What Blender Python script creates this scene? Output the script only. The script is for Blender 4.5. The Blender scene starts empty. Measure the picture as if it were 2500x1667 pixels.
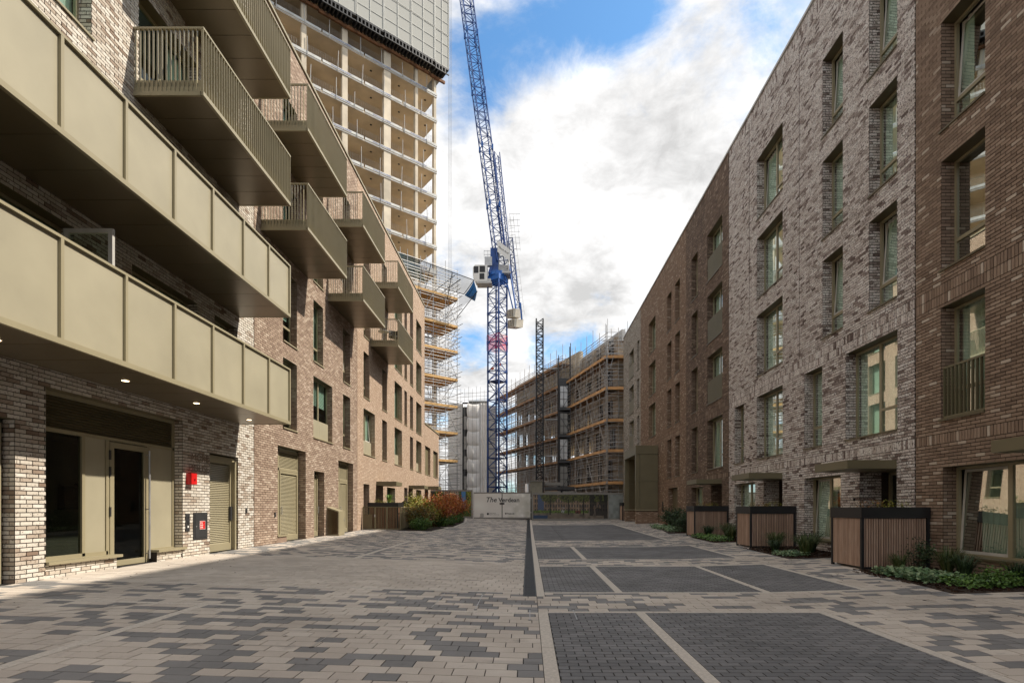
import bpy, math, random
import numpy as np
from mathutils import Vector, Matrix
random.seed(7)
rng = np.random.default_rng(7)
R = math.radians
scene = bpy.context.scene
COL = scene.collection

# ------------------------------------------------------------------ camera, sky, sun, exposure
cam_d = bpy.data.cameras.new("camera"); cam = bpy.data.objects.new("camera", cam_d); COL.objects.link(cam)
cam.location = (0, 0, 1.58); cam.rotation_euler = (R(90), 0, 0)
cam_d.sensor_width = 36; cam_d.lens = 18.37; cam_d.shift_x = -0.0157; cam_d.shift_y = 0.1624
cam_d.clip_start = 0.05; cam_d.clip_end = 2000
scene.camera = cam

SUN = Vector((1.0, 0.2, 1.05)).normalized()
sd = bpy.data.lights.new("sun", 'SUN'); so = bpy.data.objects.new("sun", sd); COL.objects.link(so)
sd.energy = 2.4; sd.angle = R(0.8); sd.color = (1.0, 0.91, 0.78)
so.rotation_euler = SUN.to_track_quat('Z', 'Y').to_euler(); so.location = (30, 10, 60)

world = bpy.data.worlds.new("World"); scene.world = world; world.use_nodes = True
wn = world.node_tree.nodes; wl = world.node_tree.links; wn.clear()
def WN(t, **k):
    n = wn.new(t)
    for a, b in k.items(): setattr(n, a, b)
    return n
wout = WN('ShaderNodeOutputWorld'); bg = WN('ShaderNodeBackground'); bg.inputs[1].default_value = 0.1
sky = WN('ShaderNodeTexSky', sky_type='NISHITA'); sky.sun_disc = False
sky.sun_elevation = math.asin(SUN.z); sky.sun_rotation = math.atan2(SUN.x, SUN.y)
sky.air_density = 1.0; sky.dust_density = 1.2; sky.ozone_density = 1.6
tc = WN('ShaderNodeTexCoord')
def wmath(op, a, b=None, clamp=False):
    n = WN('ShaderNodeMath', operation=op); n.use_clamp = clamp
    for i, x in enumerate((a, b)):
        if x is None: continue
        if isinstance(x, (int, float)): n.inputs[i].default_value = x
        else: wl.new(x, n.inputs[i])
    return n.outputs[0]
# cloud deck: project the direction on a plane high above so clouds shrink towards the horizon
sep = WN('ShaderNodeSeparateXYZ'); wl.new(tc.outputs['Generated'], sep.inputs[0])
zz = wmath('ADD', wmath('MAXIMUM', sep.outputs[2], 0.0), 0.32)
cx = wmath('DIVIDE', sep.outputs[0], zz); cy = wmath('DIVIDE', sep.outputs[1], zz)
comb = WN('ShaderNodeCombineXYZ'); wl.new(cx, comb.inputs[0]); wl.new(cy, comb.inputs[1]); wl.new(sep.outputs[2], comb.inputs[2])
def wnoise(scale, detail, rough, off, dist=0.0):
    m = WN('ShaderNodeMapping'); m.inputs['Location'].default_value = off; wl.new(comb.outputs[0], m.inputs[0])
    n = WN('ShaderNodeTexNoise'); n.inputs['Scale'].default_value = scale; n.inputs['Detail'].default_value = detail
    n.inputs['Roughness'].default_value = rough; n.inputs['Distortion'].default_value = dist
    wl.new(m.outputs[0], n.inputs['Vector']); return n.outputs['Fac']
n1 = wnoise(2.6, 9, 0.62, (1.7, 0.4, 0), 0.25)
n2 = wnoise(7.0, 8, 0.65, (4.2, 2.1, 0), 0.5)
dens = wmath('ADD', wmath('MULTIPLY', n1, 0.62), wmath('MULTIPLY', n2, 0.38))
def dir_of(px, py):
    return Vector(((px - 1213) / 1200.0, 1.0, (1166 - py) / 1200.0)).normalized()
def spot(px, py, k, amp):      # gap or thickening in the cloud deck in one part of the sky
    d = dir_of(px, py); v = WN('ShaderNodeVectorMath', operation='DOT_PRODUCT'); wl.new(tc.outputs['Generated'], v.inputs[0]); v.inputs[1].default_value = d
    e = wmath('POWER', wmath('MAXIMUM', v.outputs['Value'], 0.0), k)
    return wmath('MULTIPLY', e, amp)
acc = dens
for s in [(1130, 165, 230, -0.16), (1210, 140, 420, -0.10), (1330, 70, 420, -0.16), (1440, 25, 380, -0.20), (1850, 40, 400, -0.06), (1060, 230, 500, -0.12),
          (1090, 790, 900, -0.20), (1250, 800, 1200, -0.18), (1340, 790, 1500, -0.18), (1780, 130, 300, -0.02),
          (1250, 330, 60, 0.12), (1300, 560, 80, 0.11), (1600, 200, 90, 0.04), (1480, 480, 260, 0.06)]:
    acc = wmath('ADD', acc, spot(*s))
ramp = WN('ShaderNodeMapRange'); ramp.interpolation_type = 'SMOOTHSTEP'
ramp.inputs['From Min'].default_value = 0.30; ramp.inputs['From Max'].default_value = 0.54; wl.new(acc, ramp.inputs['Value'])
n3 = wmath('ADD', wmath('MULTIPLY', wnoise(4.2, 8, 0.6, (9.2, 5.1, 3.0), 0.3), .6), wmath('MULTIPLY', wnoise(13, 8, 0.62, (2.2, 7.1, 1.0), 0.4), .4))
shade = WN('ShaderNodeMapRange'); shade.inputs['From Min'].default_value = 0.38; shade.inputs['From Max'].default_value = 0.62
shade.inputs['To Min'].default_value = 2.75; shade.inputs['To Max'].default_value = 4.9
gacc = n3
for s in [(1340, 660, 900, -0.07), (1400, 640, 1500, -0.05), (1230, 560, 700, -0.02), (1560, 640, 260, 0.06), (1300, 480, 200, 0.10)]:
    gacc = wmath('ADD', gacc, spot(*s))
wl.new(gacc, shade.inputs['Value'])
ccol = WN('ShaderNodeVectorMath', operation='SCALE'); ccol.inputs[0].default_value = (1.0, 0.992, 0.985); wl.new(shade.outputs[0], ccol.inputs['Scale'])
skyb = WN('ShaderNodeVectorMath', operation='MULTIPLY'); wl.new(sky.outputs[0], skyb.inputs[0]); skyb.inputs[1].default_value = (0.50, 0.80, 0.94)
mix = WN('ShaderNodeMix', data_type='RGBA'); wl.new(ramp.outputs[0], mix.inputs['Factor'])
wl.new(skyb.outputs[0], mix.inputs[6]); wl.new(ccol.outputs[0], mix.inputs[7])
wl.new(mix.outputs[2], bg.inputs[0]); wl.new(bg.outputs[0], wout.inputs[0])
scene.view_settings.view_transform = 'Standard'; scene.view_settings.look = 'None'
scene.view_settings.exposure = 1.35; scene.view_settings.gamma = 1.0; scene.view_settings.use_curve_mapping = False
scene.cycles.max_bounces = 8; scene.cycles.diffuse_bounces = 4; scene.cycles.glossy_bounces = 4
scene.cycles.transparent_max_bounces = 16; scene.cycles.caustics_reflective = False; scene.cycles.caustics_refractive = False

# ------------------------------------------------------------------ ground profile (falls to the middle drain, climbs gently away)
def gz(x, y):
    y = min(max(y, -20), 52)
    l = 0.0067 * min(y, 25) + 0.017 * max(0, y - 25)
    x = min(max(x, -9.2), 9.6)
    return l + (-0.0286 * x if x < 0 else 0.03 * max(0, x - 4.3))

# ------------------------------------------------------------------ materials
def new_mat(name):
    m = bpy.data.materials.new(name); m.use_nodes = True
    nt = m.node_tree; b = nt.nodes['Principled BSDF']
    return m, nt, b
def nd(nt, t, **k):
    n = nt.nodes.new(t)
    for a, v in k.items(): setattr(n, a, v)
    return n
def worldpos(nt):
    return nd(nt, 'ShaderNodeNewGeometry').outputs['Position']
def noise(nt, scale, detail=4, rough=0.55, vec=None, stretch=None):
    n = nd(nt, 'ShaderNodeTexNoise'); n.inputs['Scale'].default_value = scale; n.inputs['Detail'].default_value = detail; n.inputs['Roughness'].default_value = rough
    v = vec or worldpos(nt)
    if stretch:
        mp = nd(nt, 'ShaderNodeMapping'); mp.inputs['Scale'].default_value = stretch; nt.links.new(v, mp.inputs[0]); v = mp.outputs[0]
    nt.links.new(v, n.inputs['Vector']); return n.outputs['Fac']
def mrange(nt, x, a, b, c, d):
    n = nd(nt, 'ShaderNodeMapRange'); nt.links.new(x, n.inputs['Value'])
    for k, v in zip(('From Min', 'From Max', 'To Min', 'To Max'), (a, b, c, d)): n.inputs[k].default_value = v
    return n.outputs[0]
def mixc(nt, fac, a, b, mode='MIX'):
    n = nd(nt, 'ShaderNodeMix', data_type='RGBA', blend_type=mode)
    for i, x in ((0, fac), (6, a), (7, b)):
        if isinstance(x, (int, float)): n.inputs[i].default_value = x
        elif isinstance(x, tuple): n.inputs[i].default_value = (*x, 1)
        else: nt.links.new(x, n.inputs[i])
    return n.outputs[2]
def bump(nt, b, h, strength, dist=0.01):
    n = nd(nt, 'ShaderNodeBump'); n.inputs['Strength'].default_value = strength; n.inputs['Distance'].default_value = dist
    nt.links.new(h, n.inputs['Height']); nt.links.new(n.outputs[0], b.inputs['Normal'])
def simple(name, col, rough=0.6, metal=0.0, var=0.15, scale=3.0, bmp=0.0, bscale=60, spec=0.5):
    m, nt, b = new_mat(name)
    b.inputs['Roughness'].default_value = rough; b.inputs['Metallic'].default_value = metal; b.inputs['Specular IOR Level'].default_value = spec
    f = noise(nt, scale, 5)
    lo = tuple(c * (1 - var) for c in col); hi = tuple(min(1, c * (1 + var)) for c in col)
    c = mixc(nt, mrange(nt, f, 0.3, 0.7, 0, 1), lo, hi)
    nt.links.new(c, b.inputs['Base Color'])
    if bmp: bump(nt, b, noise(nt, bscale, 3), bmp, 0.004)
    return m
def ramped(name, stops, rough=0.85, blotch=None, bsc=22.0, bthr=(0.5, 0.62), fine=0.25, bmp=0.35, cluster=0.12, attr='rnd', spec=0.3):
    """colour chosen per piece by its face attribute, with blotches and grain on top"""
    m, nt, b = new_mat(name)
    a = nd(nt, 'ShaderNodeAttribute', attribute_name=attr)
    v = a.outputs['Fac']
    if cluster:
        big = noise(nt, 0.9, 3)
        ad = nd(nt, 'ShaderNodeMath', operation='ADD'); nt.links.new(v, ad.inputs[0]); nt.links.new(mrange(nt, big, 0.3, 0.7, -cluster, cluster), ad.inputs[1]); v = ad.outputs[0]
    r = nd(nt, 'ShaderNodeValToRGB'); nt.links.new(v, r.inputs[0])
    el = r.color_ramp.elements
    while len(el) > 1: el.remove(el[-1])
    el[0].position = stops[0][0]; el[0].color = (*stops[0][1], 1)
    for p, c in stops[1:]:
        e = el.new(p); e.color = (*c, 1)
    c = r.outputs[0]
    g = noise(nt, 140, 3); c = mixc(nt, mrange(nt, g, 0.3, 0.7, 0, fine), c, (0.05, 0.04, 0.035))
    if blotch:
        # each piece samples its own patch of the blotch field
        vm = nd(nt, 'ShaderNodeVectorMath', operation='ADD'); nt.links.new(worldpos(nt), vm.inputs[0])
        sc = nd(nt, 'ShaderNodeVectorMath', operation='SCALE'); cb = nd(nt, 'ShaderNodeCombineXYZ')
        for i in range(3): nt.links.new(a.outputs['Fac'], cb.inputs[i])
        nt.links.new(cb.outputs[0], sc.inputs[0]); sc.inputs['Scale'].default_value = 13.7; nt.links.new(sc.outputs[0], vm.inputs[1])
        n = noise(nt, bsc, 5, 0.6, vm.outputs[0])
        c = mixc(nt, mrange(nt, n, bthr[0], bthr[1], 0, 0.85), c, blotch)
    nt.links.new(c, b.inputs['Base Color']); b.inputs['Roughness'].default_value = rough; b.inputs['Specular IOR Level'].default_value = spec
    if bmp: bump(nt, b, noise(nt, 60, 5, 0.65), bmp, 0.006)
    return m

M = {}
M['brick_white'] = ramped('whitewashed brick', [(0, (.24, .17, .125)), (.08, (.42, .34, .27)), (.3, (.58, .52, .44)), (.7, (.68, .63, .55)), (1, (.74, .69, .62))], blotch=(.16, .11, .08), bsc=24, bthr=(.57, .68), cluster=.05, fine=.15)
M['brick_dusky'] = ramped('grey whitewashed brick', [(0, (.17, .125, .11)), (.08, (.34, .275, .245)), (.26, (.60, .53, .485)), (.7, (.76, .70, .655)), (1, (.84, .80, .76))], blotch=(.075, .052, .045), bsc=24, bthr=(.53, .61), cluster=.05, fine=.15)
M['brick_plum'] = ramped('plum brown brick', [(0, (.28, .195, .145)), (.3, (.355, .26, .195)), (.75, (.42, .315, .24)), (1, (.56, .45, .355))], bsc=20, cluster=.10, fine=.18)
M['brick_pink'] = ramped('pink buff brick', [(0, (.44, .31, .22)), (.2, (.49, .355, .26)), (.8, (.54, .40, .295)), (1, (.62, .48, .365))], bsc=20, cluster=.06, fine=.12)
M['brick_brown'] = ramped('brown brick', [(0, (.21, .145, .105)), (.35, (.275, .195, .14)), (.8, (.335, .24, .175)), (.93, (.39, .295, .22)), (.97, (.54, .45, .36)), (1, (.60, .51, .42))], bsc=20, cluster=.03, fine=.18)
M['brick_dark'] = ramped('dark brown brick', [(0, (.14, .098, .074)), (.4, (.185, .13, .098)), (.85, (.245, .178, .132)), (1, (.37, .285, .22))], bsc=20, cluster=.06, fine=.18)
M['brick_red'] = ramped('red brown brick', [(0, (.25, .165, .115)), (.4, (.31, .21, .145)), (.85, (.36, .25, .175)), (1, (.54, .44, .34))], bsc=20, cluster=.06, fine=.18)
M['brick_grey'] = ramped('pale grey brick', [(0, (.30, .26, .215)), (.3, (.47, .42, .36)), (.8, (.58, .53, .46)), (1, (.68, .63, .56))], blotch=(.24, .20, .165), bsc=14, bthr=(.54, .70), cluster=.06)
M['mortar_dark'] = simple('dark mortar', (.045, .032, .025), .95, var=.3, scale=8)
M['mortar_mid'] = simple('brown mortar', (.13, .095, .072), .95, var=.3, scale=8)
M['bronze'] = simple('champagne coated metal', (.30, .262, .168), .38, .0, var=.05, scale=1.5, spec=.5)
M['bronze_panel'] = simple('champagne panel', (.345, .312, .222), .42, .0, var=.09, scale=.9, spec=.5, bmp=.05, bscale=1.6)
M['bronze_dark'] = simple('bronze coated metal', (.115, .095, .052), .42, .0, var=.08, scale=2)
M['olive'] = simple('olive coated metal', (.155, .135, .078), .45, .0, var=.08, scale=1.2)
M['soffit'] = simple('brown soffit metal', (.15, .12, .075), .32, .3, var=.08, scale=1.2)
M['steel'] = simple('galvanised steel', (.42, .42, .42), .42, .6, var=.2, scale=3)
M['coping'] = simple('pale coping metal', (.50, .49, .47), .5, .2, var=.08)
M['black'] = simple('black powder coat', (.012, .012, .014), .45, 0, var=.2)
M['dark_room'] = simple('room paint', (.16, .145, .12), .9, var=.25, scale=.6)
M['white_frame'] = simple('pale frame', (.52, .50, .46), .5)
M['red'] = simple('red plastic', (.62, .012, .012), .35)
M['red_dark'] = simple('dark red plastic', (.25, .005, .005), .4)
M['charcoal'] = simple('charcoal metal', (.045, .045, .047), .4, .2)
M['white'] = simple('white paint', (.75, .74, .71), .5, var=.05)
M['soil'] = simple('bark soil', (.03, .018, .011), 1, var=.6, scale=40, bmp=1, bscale=50)
M['concrete'] = simple('raw concrete', (.62, .54, .42), .85, var=.22, scale=.5, bmp=.1)
M['concrete_lo'] = simple('concrete soffit', (.64, .53, .385), .9, var=.22, scale=.35)
M['board'] = simple('scaffold board', (.60, .37, .15), .75, var=.22, scale=2.5)
M['steel_old'] = simple('weathered steel tube', (.44, .41, .38), .55, .45, var=.35, scale=2)
M['board_old'] = simple('weathered board', (.36, .20, .10), .8, var=.35, scale=1.5)
M['board_warm'] = simple('orange toe board', (.60, .33, .14), .75, var=.3, scale=1.2)
M['rust'] = simple('rusty formwork', (.20, .09, .04), .8, var=.6, scale=2.0)
M['crane_blue'] = simple('crane blue', (.014, .06, .24), .45, .1, var=.35, scale=1)
M['crane_bright'] = simple('bright blue', (.02, .12, .42), .5, 0, var=.3)
M['ballast'] = simple('ballast concrete', (.55, .50, .42), .85, var=.12, scale=2)
M['orange'] = simple('orange paint', (.75, .13, .03), .6)
M['cabin'] = simple('cabin panel', (.25, .24, .19), .6)
M['yellow_wood'] = simple('raw plaster wall', (.56, .48, .36), .9, var=.3, scale=.4)
M['brown_wall'] = simple('brown render board', (.34, .25, .185), .9, var=.4, scale=.5)
M['wrap'] = simple('white shrink wrap', (.90, .885, .87), .75, 0, var=.10, scale=.6, bmp=.8, bscale=2.2, spec=.2)
M['hoard_frame'] = simple('grey hoarding frame', (.24, .235, .22), .6, var=.1)
M['drain'] = simple('iron grate', (.035, .037, .042), .5, .5, var=.2, scale=10)
M['strip'] = simple('pale granite strip', (.58, .525, .455), .85, var=.16, scale=30, bmp=.15)
M['bed_sand'] = simple('joint sand', (.03, .026, .023), 1, var=.3, scale=20)
M['curtain'] = simple('curtain cloth', (.80, .86, .78), .9, var=.10, scale=1.2)
M['blind'] = simple('window blind', (.62, .74, .68), .8, var=.05)
M['banner'] = simple('weathered banner', (.52, .52, .50), .6, var=.25, scale=1)
M['screen_rib'] = simple('screen rib', (.50, .50, .47), .6)
M['ghost_text'] = simple('ghost lettering', (.22, .165, .125), .9)
M['text'] = simple('dark lettering', (.03, .03, .035), .6)
M['text_blue'] = simple('blue lettering', (.02, .04, .25), .6)
M['fur_white'] = simple('white fur', (.6, .57, .52), .95)
M['wood_seat'] = simple('seat shell', (.03, .028, .026), .5)

def slab_mat(name, stops, rough=.8):
    m, nt, b = new_mat(name)
    a = nd(nt, 'ShaderNodeAttribute', attribute_name='rnd')
    r = nd(nt, 'ShaderNodeValToRGB'); nt.links.new(a.outputs['Fac'], r.inputs[0]); el = r.color_ramp.elements
    el[0].color = (*stops[0], 1); el[1].color = (*stops[1], 1)
    c = r.outputs[0]
    sp = noise(nt, 320, 2, .7); c = mixc(nt, mrange(nt, sp, .35, .65, 0, .32), c, tuple(x * .45 for x in stops[0]))
    st = noise(nt, .55, 6, .6); c = mixc(nt, mrange(nt, st, .42, .72, 0, .55), c, tuple(x * .55 for x in stops[0]))
    st2 = noise(nt, 2.6, 6, .7); c = mixc(nt, mrange(nt, st2, .60, .74, 0, .35), c, (.07, .065, .06))
    ring = nd(nt, 'ShaderNodeTexWave', wave_type='RINGS', rings_direction='Z'); ring.inputs['Scale'].default_value = .22; ring.inputs['Distortion'].default_value = 6; ring.inputs['Detail'].default_value = 1.5; ring.inputs['Detail Scale'].default_value = .35
    nt.links.new(worldpos(nt), ring.inputs['Vector']); gate_ = noise(nt, .9, 2, .5); arc = nd(nt, 'ShaderNodeMath', operation='MULTIPLY'); nt.links.new(mrange(nt, ring.outputs['Fac'], .975, 1.0, 0, .45), arc.inputs[0]); nt.links.new(mrange(nt, gate_, .55, .65, 0, 1), arc.inputs[1]); c = mixc(nt, arc.outputs[0], c, (.05, .047, .045))
    nt.links.new(c, b.inputs['Base Color'])
    rr = noise(nt, 1.1, 4); nt.links.new(mrange(nt, rr, .3, .7, rough - .14, rough + .1), b.inputs['Roughness'])
    bump(nt, b, noise(nt, 240, 2), .25, .002)
    return m
M['slab_beige'] = slab_mat('buff paving slab', [(.58, .505, .43), (.70, .625, .54)])
M['slab_grey'] = slab_mat('grey paving slab', [(.22, .215, .21), (.30, .29, .28)])
M['block_dark'] = slab_mat('charcoal paving block', [(.165, .165, .168), (.25, .245, .245)])

def wood_mat(name, a, c2):
    m, nt, b = new_mat(name)
    f = noise(nt, 3, 6, .6, stretch=(14, 14, 1)); c = mixc(nt, mrange(nt, f, .3, .7, 0, 1), a, c2)
    oi = nd(nt, 'ShaderNodeObjectInfo'); c = mixc(nt, mrange(nt, oi.outputs['Random'], 0, 1, 0, .55), c, tuple(x * .55 for x in a))
    nt.links.new(c, b.inputs['Base Color']); b.inputs['Roughness'].default_value = .75; bump(nt, b, f, .2, .003); return m
M['cedar'] = wood_mat('cedar slat', (.40, .255, .18), (.60, .44, .34))
M['cedar_dark'] = wood_mat('dark cedar slat', (.20, .085, .045), (.34, .17, .09))

def glass_mat(name, tint, refl=.62):
    m, nt, b = new_mat(name); nt.nodes.remove(b); out = nt.nodes['Material Output']
    tr = nd(nt, 'ShaderNodeBsdfTransparent'); tr.inputs[0].default_value = (*tint, 1)
    gl = nd(nt, 'ShaderNodeBsdfGlossy'); gl.inputs['Roughness'].default_value = .015; gl.inputs[0].default_value = (.9, .95, .92, 1)
    wv = noise(nt, 1.3, 2); bp = nd(nt, 'ShaderNodeBump'); bp.inputs['Strength'].default_value = .03; nt.links.new(wv, bp.inputs['Height']); nt.links.new(bp.outputs[0], gl.inputs['Normal'])
    fr = nd(nt, 'ShaderNodeFresnel'); fr.inputs['IOR'].default_value = 1.5
    mx = nd(nt, 'ShaderNodeMixShader'); nt.links.new(mrange(nt, fr.outputs[0], 0, 1, .02, refl), mx.inputs[0])
    nt.links.new(tr.outputs[0], mx.inputs[1]); nt.links.new(gl.outputs[0], mx.inputs[2]); nt.links.new(mx.outputs[0], out.inputs[0]); return m
M['glass'] = glass_mat('window glass', (.78, .92, .84))
M['glass_dark'] = glass_mat('shopfront glass', (.48, .54, .46))
def net_mat(name, col, alpha):
    m, nt, b = new_mat(name); b.inputs['Base Color'].default_value = (*col, 1); b.inputs['Roughness'].default_value = .8; b.inputs['Alpha'].default_value = alpha; return m
M['net_dark'] = net_mat('debris net', (.14, .18, .24), .38)
M['net_teal'] = net_mat('teal debris net', (.02, .15, .20), .62)
M['net_red'] = net_mat('red mesh', (.65, .03, .12), .45)
M['net_grey'] = net_mat('perforated screen', (.43, .43, .40), .90)
M['tarp'] = simple('blue tarpaulin', (.03, .22, .62), .5)
def emis(name, col, s):
    m, nt, b = new_mat(name); b.inputs['Emission Color'].default_value = (*col, 1); b.inputs['Emission Strength'].default_value = s; b.inputs['Base Color'].default_value = (.8, .8, .8, 1); return m
M['lamp'] = emis('lit lamp', (1, .72, .40), 3)
def leaf_mat(name, stops):
    m, nt, b = new_mat(name)
    a = nd(nt, 'ShaderNodeAttribute', attribute_name='rnd'); r = nd(nt, 'ShaderNodeValToRGB'); nt.links.new(a.outputs['Fac'], r.inputs[0])
    el = r.color_ramp.elements; el[0].color = (*stops[0], 1); el[1].color = (*stops[-1], 1)
    for i, s in enumerate(stops[1:-1]):
        e = el.new((i + 1) / (len(stops) - 1)); e.color = (*s, 1)
    nt.links.new(r.outputs[0], b.inputs['Base Color']); b.inputs['Roughness'].default_value = .55
    b.inputs['Transmission Weight'].default_value = 0.0; b.inputs['Subsurface Weight'].default_value = 0.0
    return m
M['leaf_green'] = leaf_mat('green leaf', [(.03, .07, .015), (.07, .15, .025), (.14, .25, .045)])
M['leaf_dark'] = leaf_mat('dark green leaf', [(.012, .028, .012), (.03, .06, .022), (.05, .095, .03)])
M['leaf_pale'] = leaf_mat('variegated leaf', [(.05, .11, .05), (.11, .19, .08), (.27, .34, .18)])
M['leaf_autumn'] = leaf_mat('autumn leaf', [(.12, .02, .008), (.34, .06, .012), (.50, .13, .02), (.45, .24, .035), (.18, .18, .03)])
M['leaf_rusty'] = leaf_mat('rusty green leaf', [(.03, .04, .012), (.10, .10, .02), (.26, .10, .02), (.20, .20, .03), (.05, .08, .02)])
M['leaf_yellow'] = leaf_mat('yellow green leaf', [(.12, .14, .02), (.30, .27, .03), (.22, .26, .04)])
M['leaf_ochre'] = leaf_mat('ochre leaf', [(.10, .10, .02), (.26, .16, .04), (.30, .10, .03)])
M['grass'] = leaf_mat('grass blade', [(.03, .06, .015), (.06, .10, .025), (.13, .14, .05)])
M['bright_grass'] = leaf_mat('bright grass blade', [(.07, .14, .02), (.13, .25, .03), (.20, .34, .06)])
M['stem'] = simple('woody stem', (.07, .045, .03), .9)
def vcol_mat(name, rough=.4):
    m, nt, b = new_mat(name); a = nd(nt, 'ShaderNodeAttribute', attribute_name='print'); nt.links.new(a.outputs['Color'], b.inputs['Base Color']); b.inputs['Roughness'].default_value = rough; return m
M['print'] = vcol_mat('printed panel')

# ------------------------------------------------------------------ mesh builder
def props(o, label=None, cat=None, group=None, kind=None):
    if label: o['label'] = label
    if cat: o['category'] = cat
    if group: o['group'] = group
    if kind: o['kind'] = kind
    return o
def thing(name, label, cat, loc=(0, 0, 0), group=None):
    o = bpy.data.objects.new(name, None); o.location = loc; o.empty_display_size = .3; COL.objects.link(o)
    return props(o, label, cat, group)
def wloc(o):
    m = Vector((0, 0, 0))
    while o is not None: m += o.location; o = o.parent
    return m
def link_mesh(name, me, mat=None, parent=None, origin=None):
    """mesh is given in world coordinates; origin moves the object's own origin"""
    o = bpy.data.objects.new(name, me)
    if mat is not None and len(me.materials) == 0: me.materials.append(mat)
    if parent is not None:
        p = parent
        while p.parent is not None: p = p.parent
        o.parent = parent; o.location = -p.location if parent is p else (0, 0, 0)
    COL.objects.link(o); return o
class MB:
    def __init__(s): s.v = []; s.f = []; s.r = []
    def quad(s, a, b, c, d, r=0.):
        n = len(s.v); s.v += [a, b, c, d]; s.f.append((n, n + 1, n + 2, n + 3)); s.r.append(r); return s
    def tri(s, a, b, c, r=0.):
        n = len(s.v); s.v += [a, b, c]; s.f.append((n, n + 1, n + 2)); s.r.append(r); return s
    def box(s, x0, y0, z0, x1, y1, z1, r=0.):
        if x0 > x1: x0, x1 = x1, x0
        if y0 > y1: y0, y1 = y1, y0
        if z0 > z1: z0, z1 = z1, z0
        n = len(s.v)
        s.v += [(x0, y0, z0), (x1, y0, z0), (x1, y1, z0), (x0, y1, z0), (x0, y0, z1), (x1, y0, z1), (x1, y1, z1), (x0, y1, z1)]
        s.f += [tuple(n + i for i in q) for q in ((0, 3, 2, 1), (4, 5, 6, 7), (0, 1, 5, 4), (1, 2, 6, 5), (2, 3, 7, 6), (3, 0, 4, 7))]; s.r += [r] * 6; return s
    def obox(s, o, a, b, c, r=0.):
        o, a, b, c = map(Vector, (o, a, b, c)); n = len(s.v)
        if a.cross(b).dot(c) < 0: a, b = b, a
        s.v += [tuple(p) for p in (o, o + a, o + a + b, o + b, o + c, o + a + c, o + a + b + c, o + b + c)]
        s.f += [tuple(n + i for i in q) for q in ((0, 3, 2, 1), (4, 5, 6, 7), (0, 1, 5, 4), (1, 2, 6, 5), (2, 3, 7, 6), (3, 0, 4, 7))]; s.r += [r] * 6; return s
    def tube(s, p, q, rad, n=5, r2=None, cap=True):
        p, q = Vector(p), Vector(q); d = (q - p)
        if d.length < 1e-6: return s
        d.normalize(); a = d.orthogonal().normalized(); b = d.cross(a); k = len(s.v); r2 = rad if r2 is None else r2
        for c, rr in ((p, rad), (q, r2)):
            for i in range(n):
                t = 2 * math.pi * i / n; s.v.append(tuple(c + a * math.cos(t) * rr + b * math.sin(t) * rr))
        for i in range(n):
            j = (i + 1) % n; s.f.append((k + i, k + j, k + n + j, k + n + i)); s.r.append(0.)
        if cap:
            s.f.append(tuple(k + i for i in range(n))[::-1]); s.f.append(tuple(k + n + i for i in range(n))); s.r += [0., 0.]
        return s
    def prism(s, poly, z0, z1, r=0.):
        n = len(s.v); k = len(poly); s.v += [(x, y, z0) for x, y in poly] + [(x, y, z1) for x, y in poly]
        s.f.append(tuple(n + i for i in range(k))[::-1]); s.f.append(tuple(n + k + i for i in range(k)))
        for i in range(k): j = (i + 1) % k; s.f.append((n + i, n + j, n + k + j, n + k + i))
        s.r += [r] * (k + 2); return s
    def mesh(s, name, mat=None, rnd=False, smooth=False):
        me = bpy.data.meshes.new(name); me.from_pydata(s.v, [], s.f)
        if rnd:
            a = me.attributes.new('rnd', 'FLOAT', 'FACE'); a.data.foreach_set('value', np.array(s.r, dtype=np.float32))
        if smooth: me.shade_smooth()
        if mat is not None: me.materials.append(mat)
        me.update(); return me
    def build(s, name, mat, parent=None, rnd=False, smooth=False, label=None, cat=None, group=None, kind=None):
        o = link_mesh(name, s.mesh(name, mat, rnd, smooth), None, parent); return props(o, label, cat, group, kind)
def quads_obj(name, q, rnd, mat, parent, kind=None):
    """q: (N,4,3) array of quads"""
    q = np.asarray(q, dtype=np.float32); n = len(q)
    me = bpy.data.meshes.new(name); me.vertices.add(n * 4); me.vertices.foreach_set('co', q.reshape(-1))
    me.loops.add(n * 4); me.loops.foreach_set('vertex_index', np.arange(n * 4, dtype=np.int32))
    me.polygons.add(n); me.polygons.foreach_set('loop_start', np.arange(0, n * 4, 4, dtype=np.int32))
    me.update(calc_edges=True)
    a = me.attributes.new('rnd', 'FLOAT', 'FACE'); a.data.foreach_set('value', np.asarray(rnd, dtype=np.float32))
    me.materials.append(mat); me.validate()
    o = link_mesh(name, me, None, parent); return props(o, kind=kind)
def copy_obj(src, parent=None):
    c = src.copy(); COL.objects.link(c)
    if parent is not None: c.parent = parent
    return c
def text_mesh(name, body, size, origin, right, up, mat, parent, shear=0., ext=.004, align='LEFT', bold=0.):
    cu = bpy.data.curves.new(name, 'FONT'); cu.body = body; cu.size = size; cu.shear = shear; cu.extrude = ext; cu.align_x = align; cu.offset = bold; cu.resolution_u = 2
    tmp = bpy.data.objects.new('tmp', cu); COL.objects.link(tmp)
    bpy.context.view_layer.update()
    me = bpy.data.meshes.new_from_object(tmp.evaluated_get(bpy.context.evaluated_depsgraph_get())); bpy.data.objects.remove(tmp)
    r = Vector(right).normalized(); u = Vector(up).normalized(); n = r.cross(u)
    mt = Matrix(((r.x, u.x, n.x, origin[0]), (r.y, u.y, n.y, origin[1]), (r.z, u.z, n.z, origin[2]), (0, 0, 0, 1)))
    me.transform(mt); me.materials.clear(); me.materials.append(mat); me.name = name
    return link_mesh(name, me, None, parent)

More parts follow.
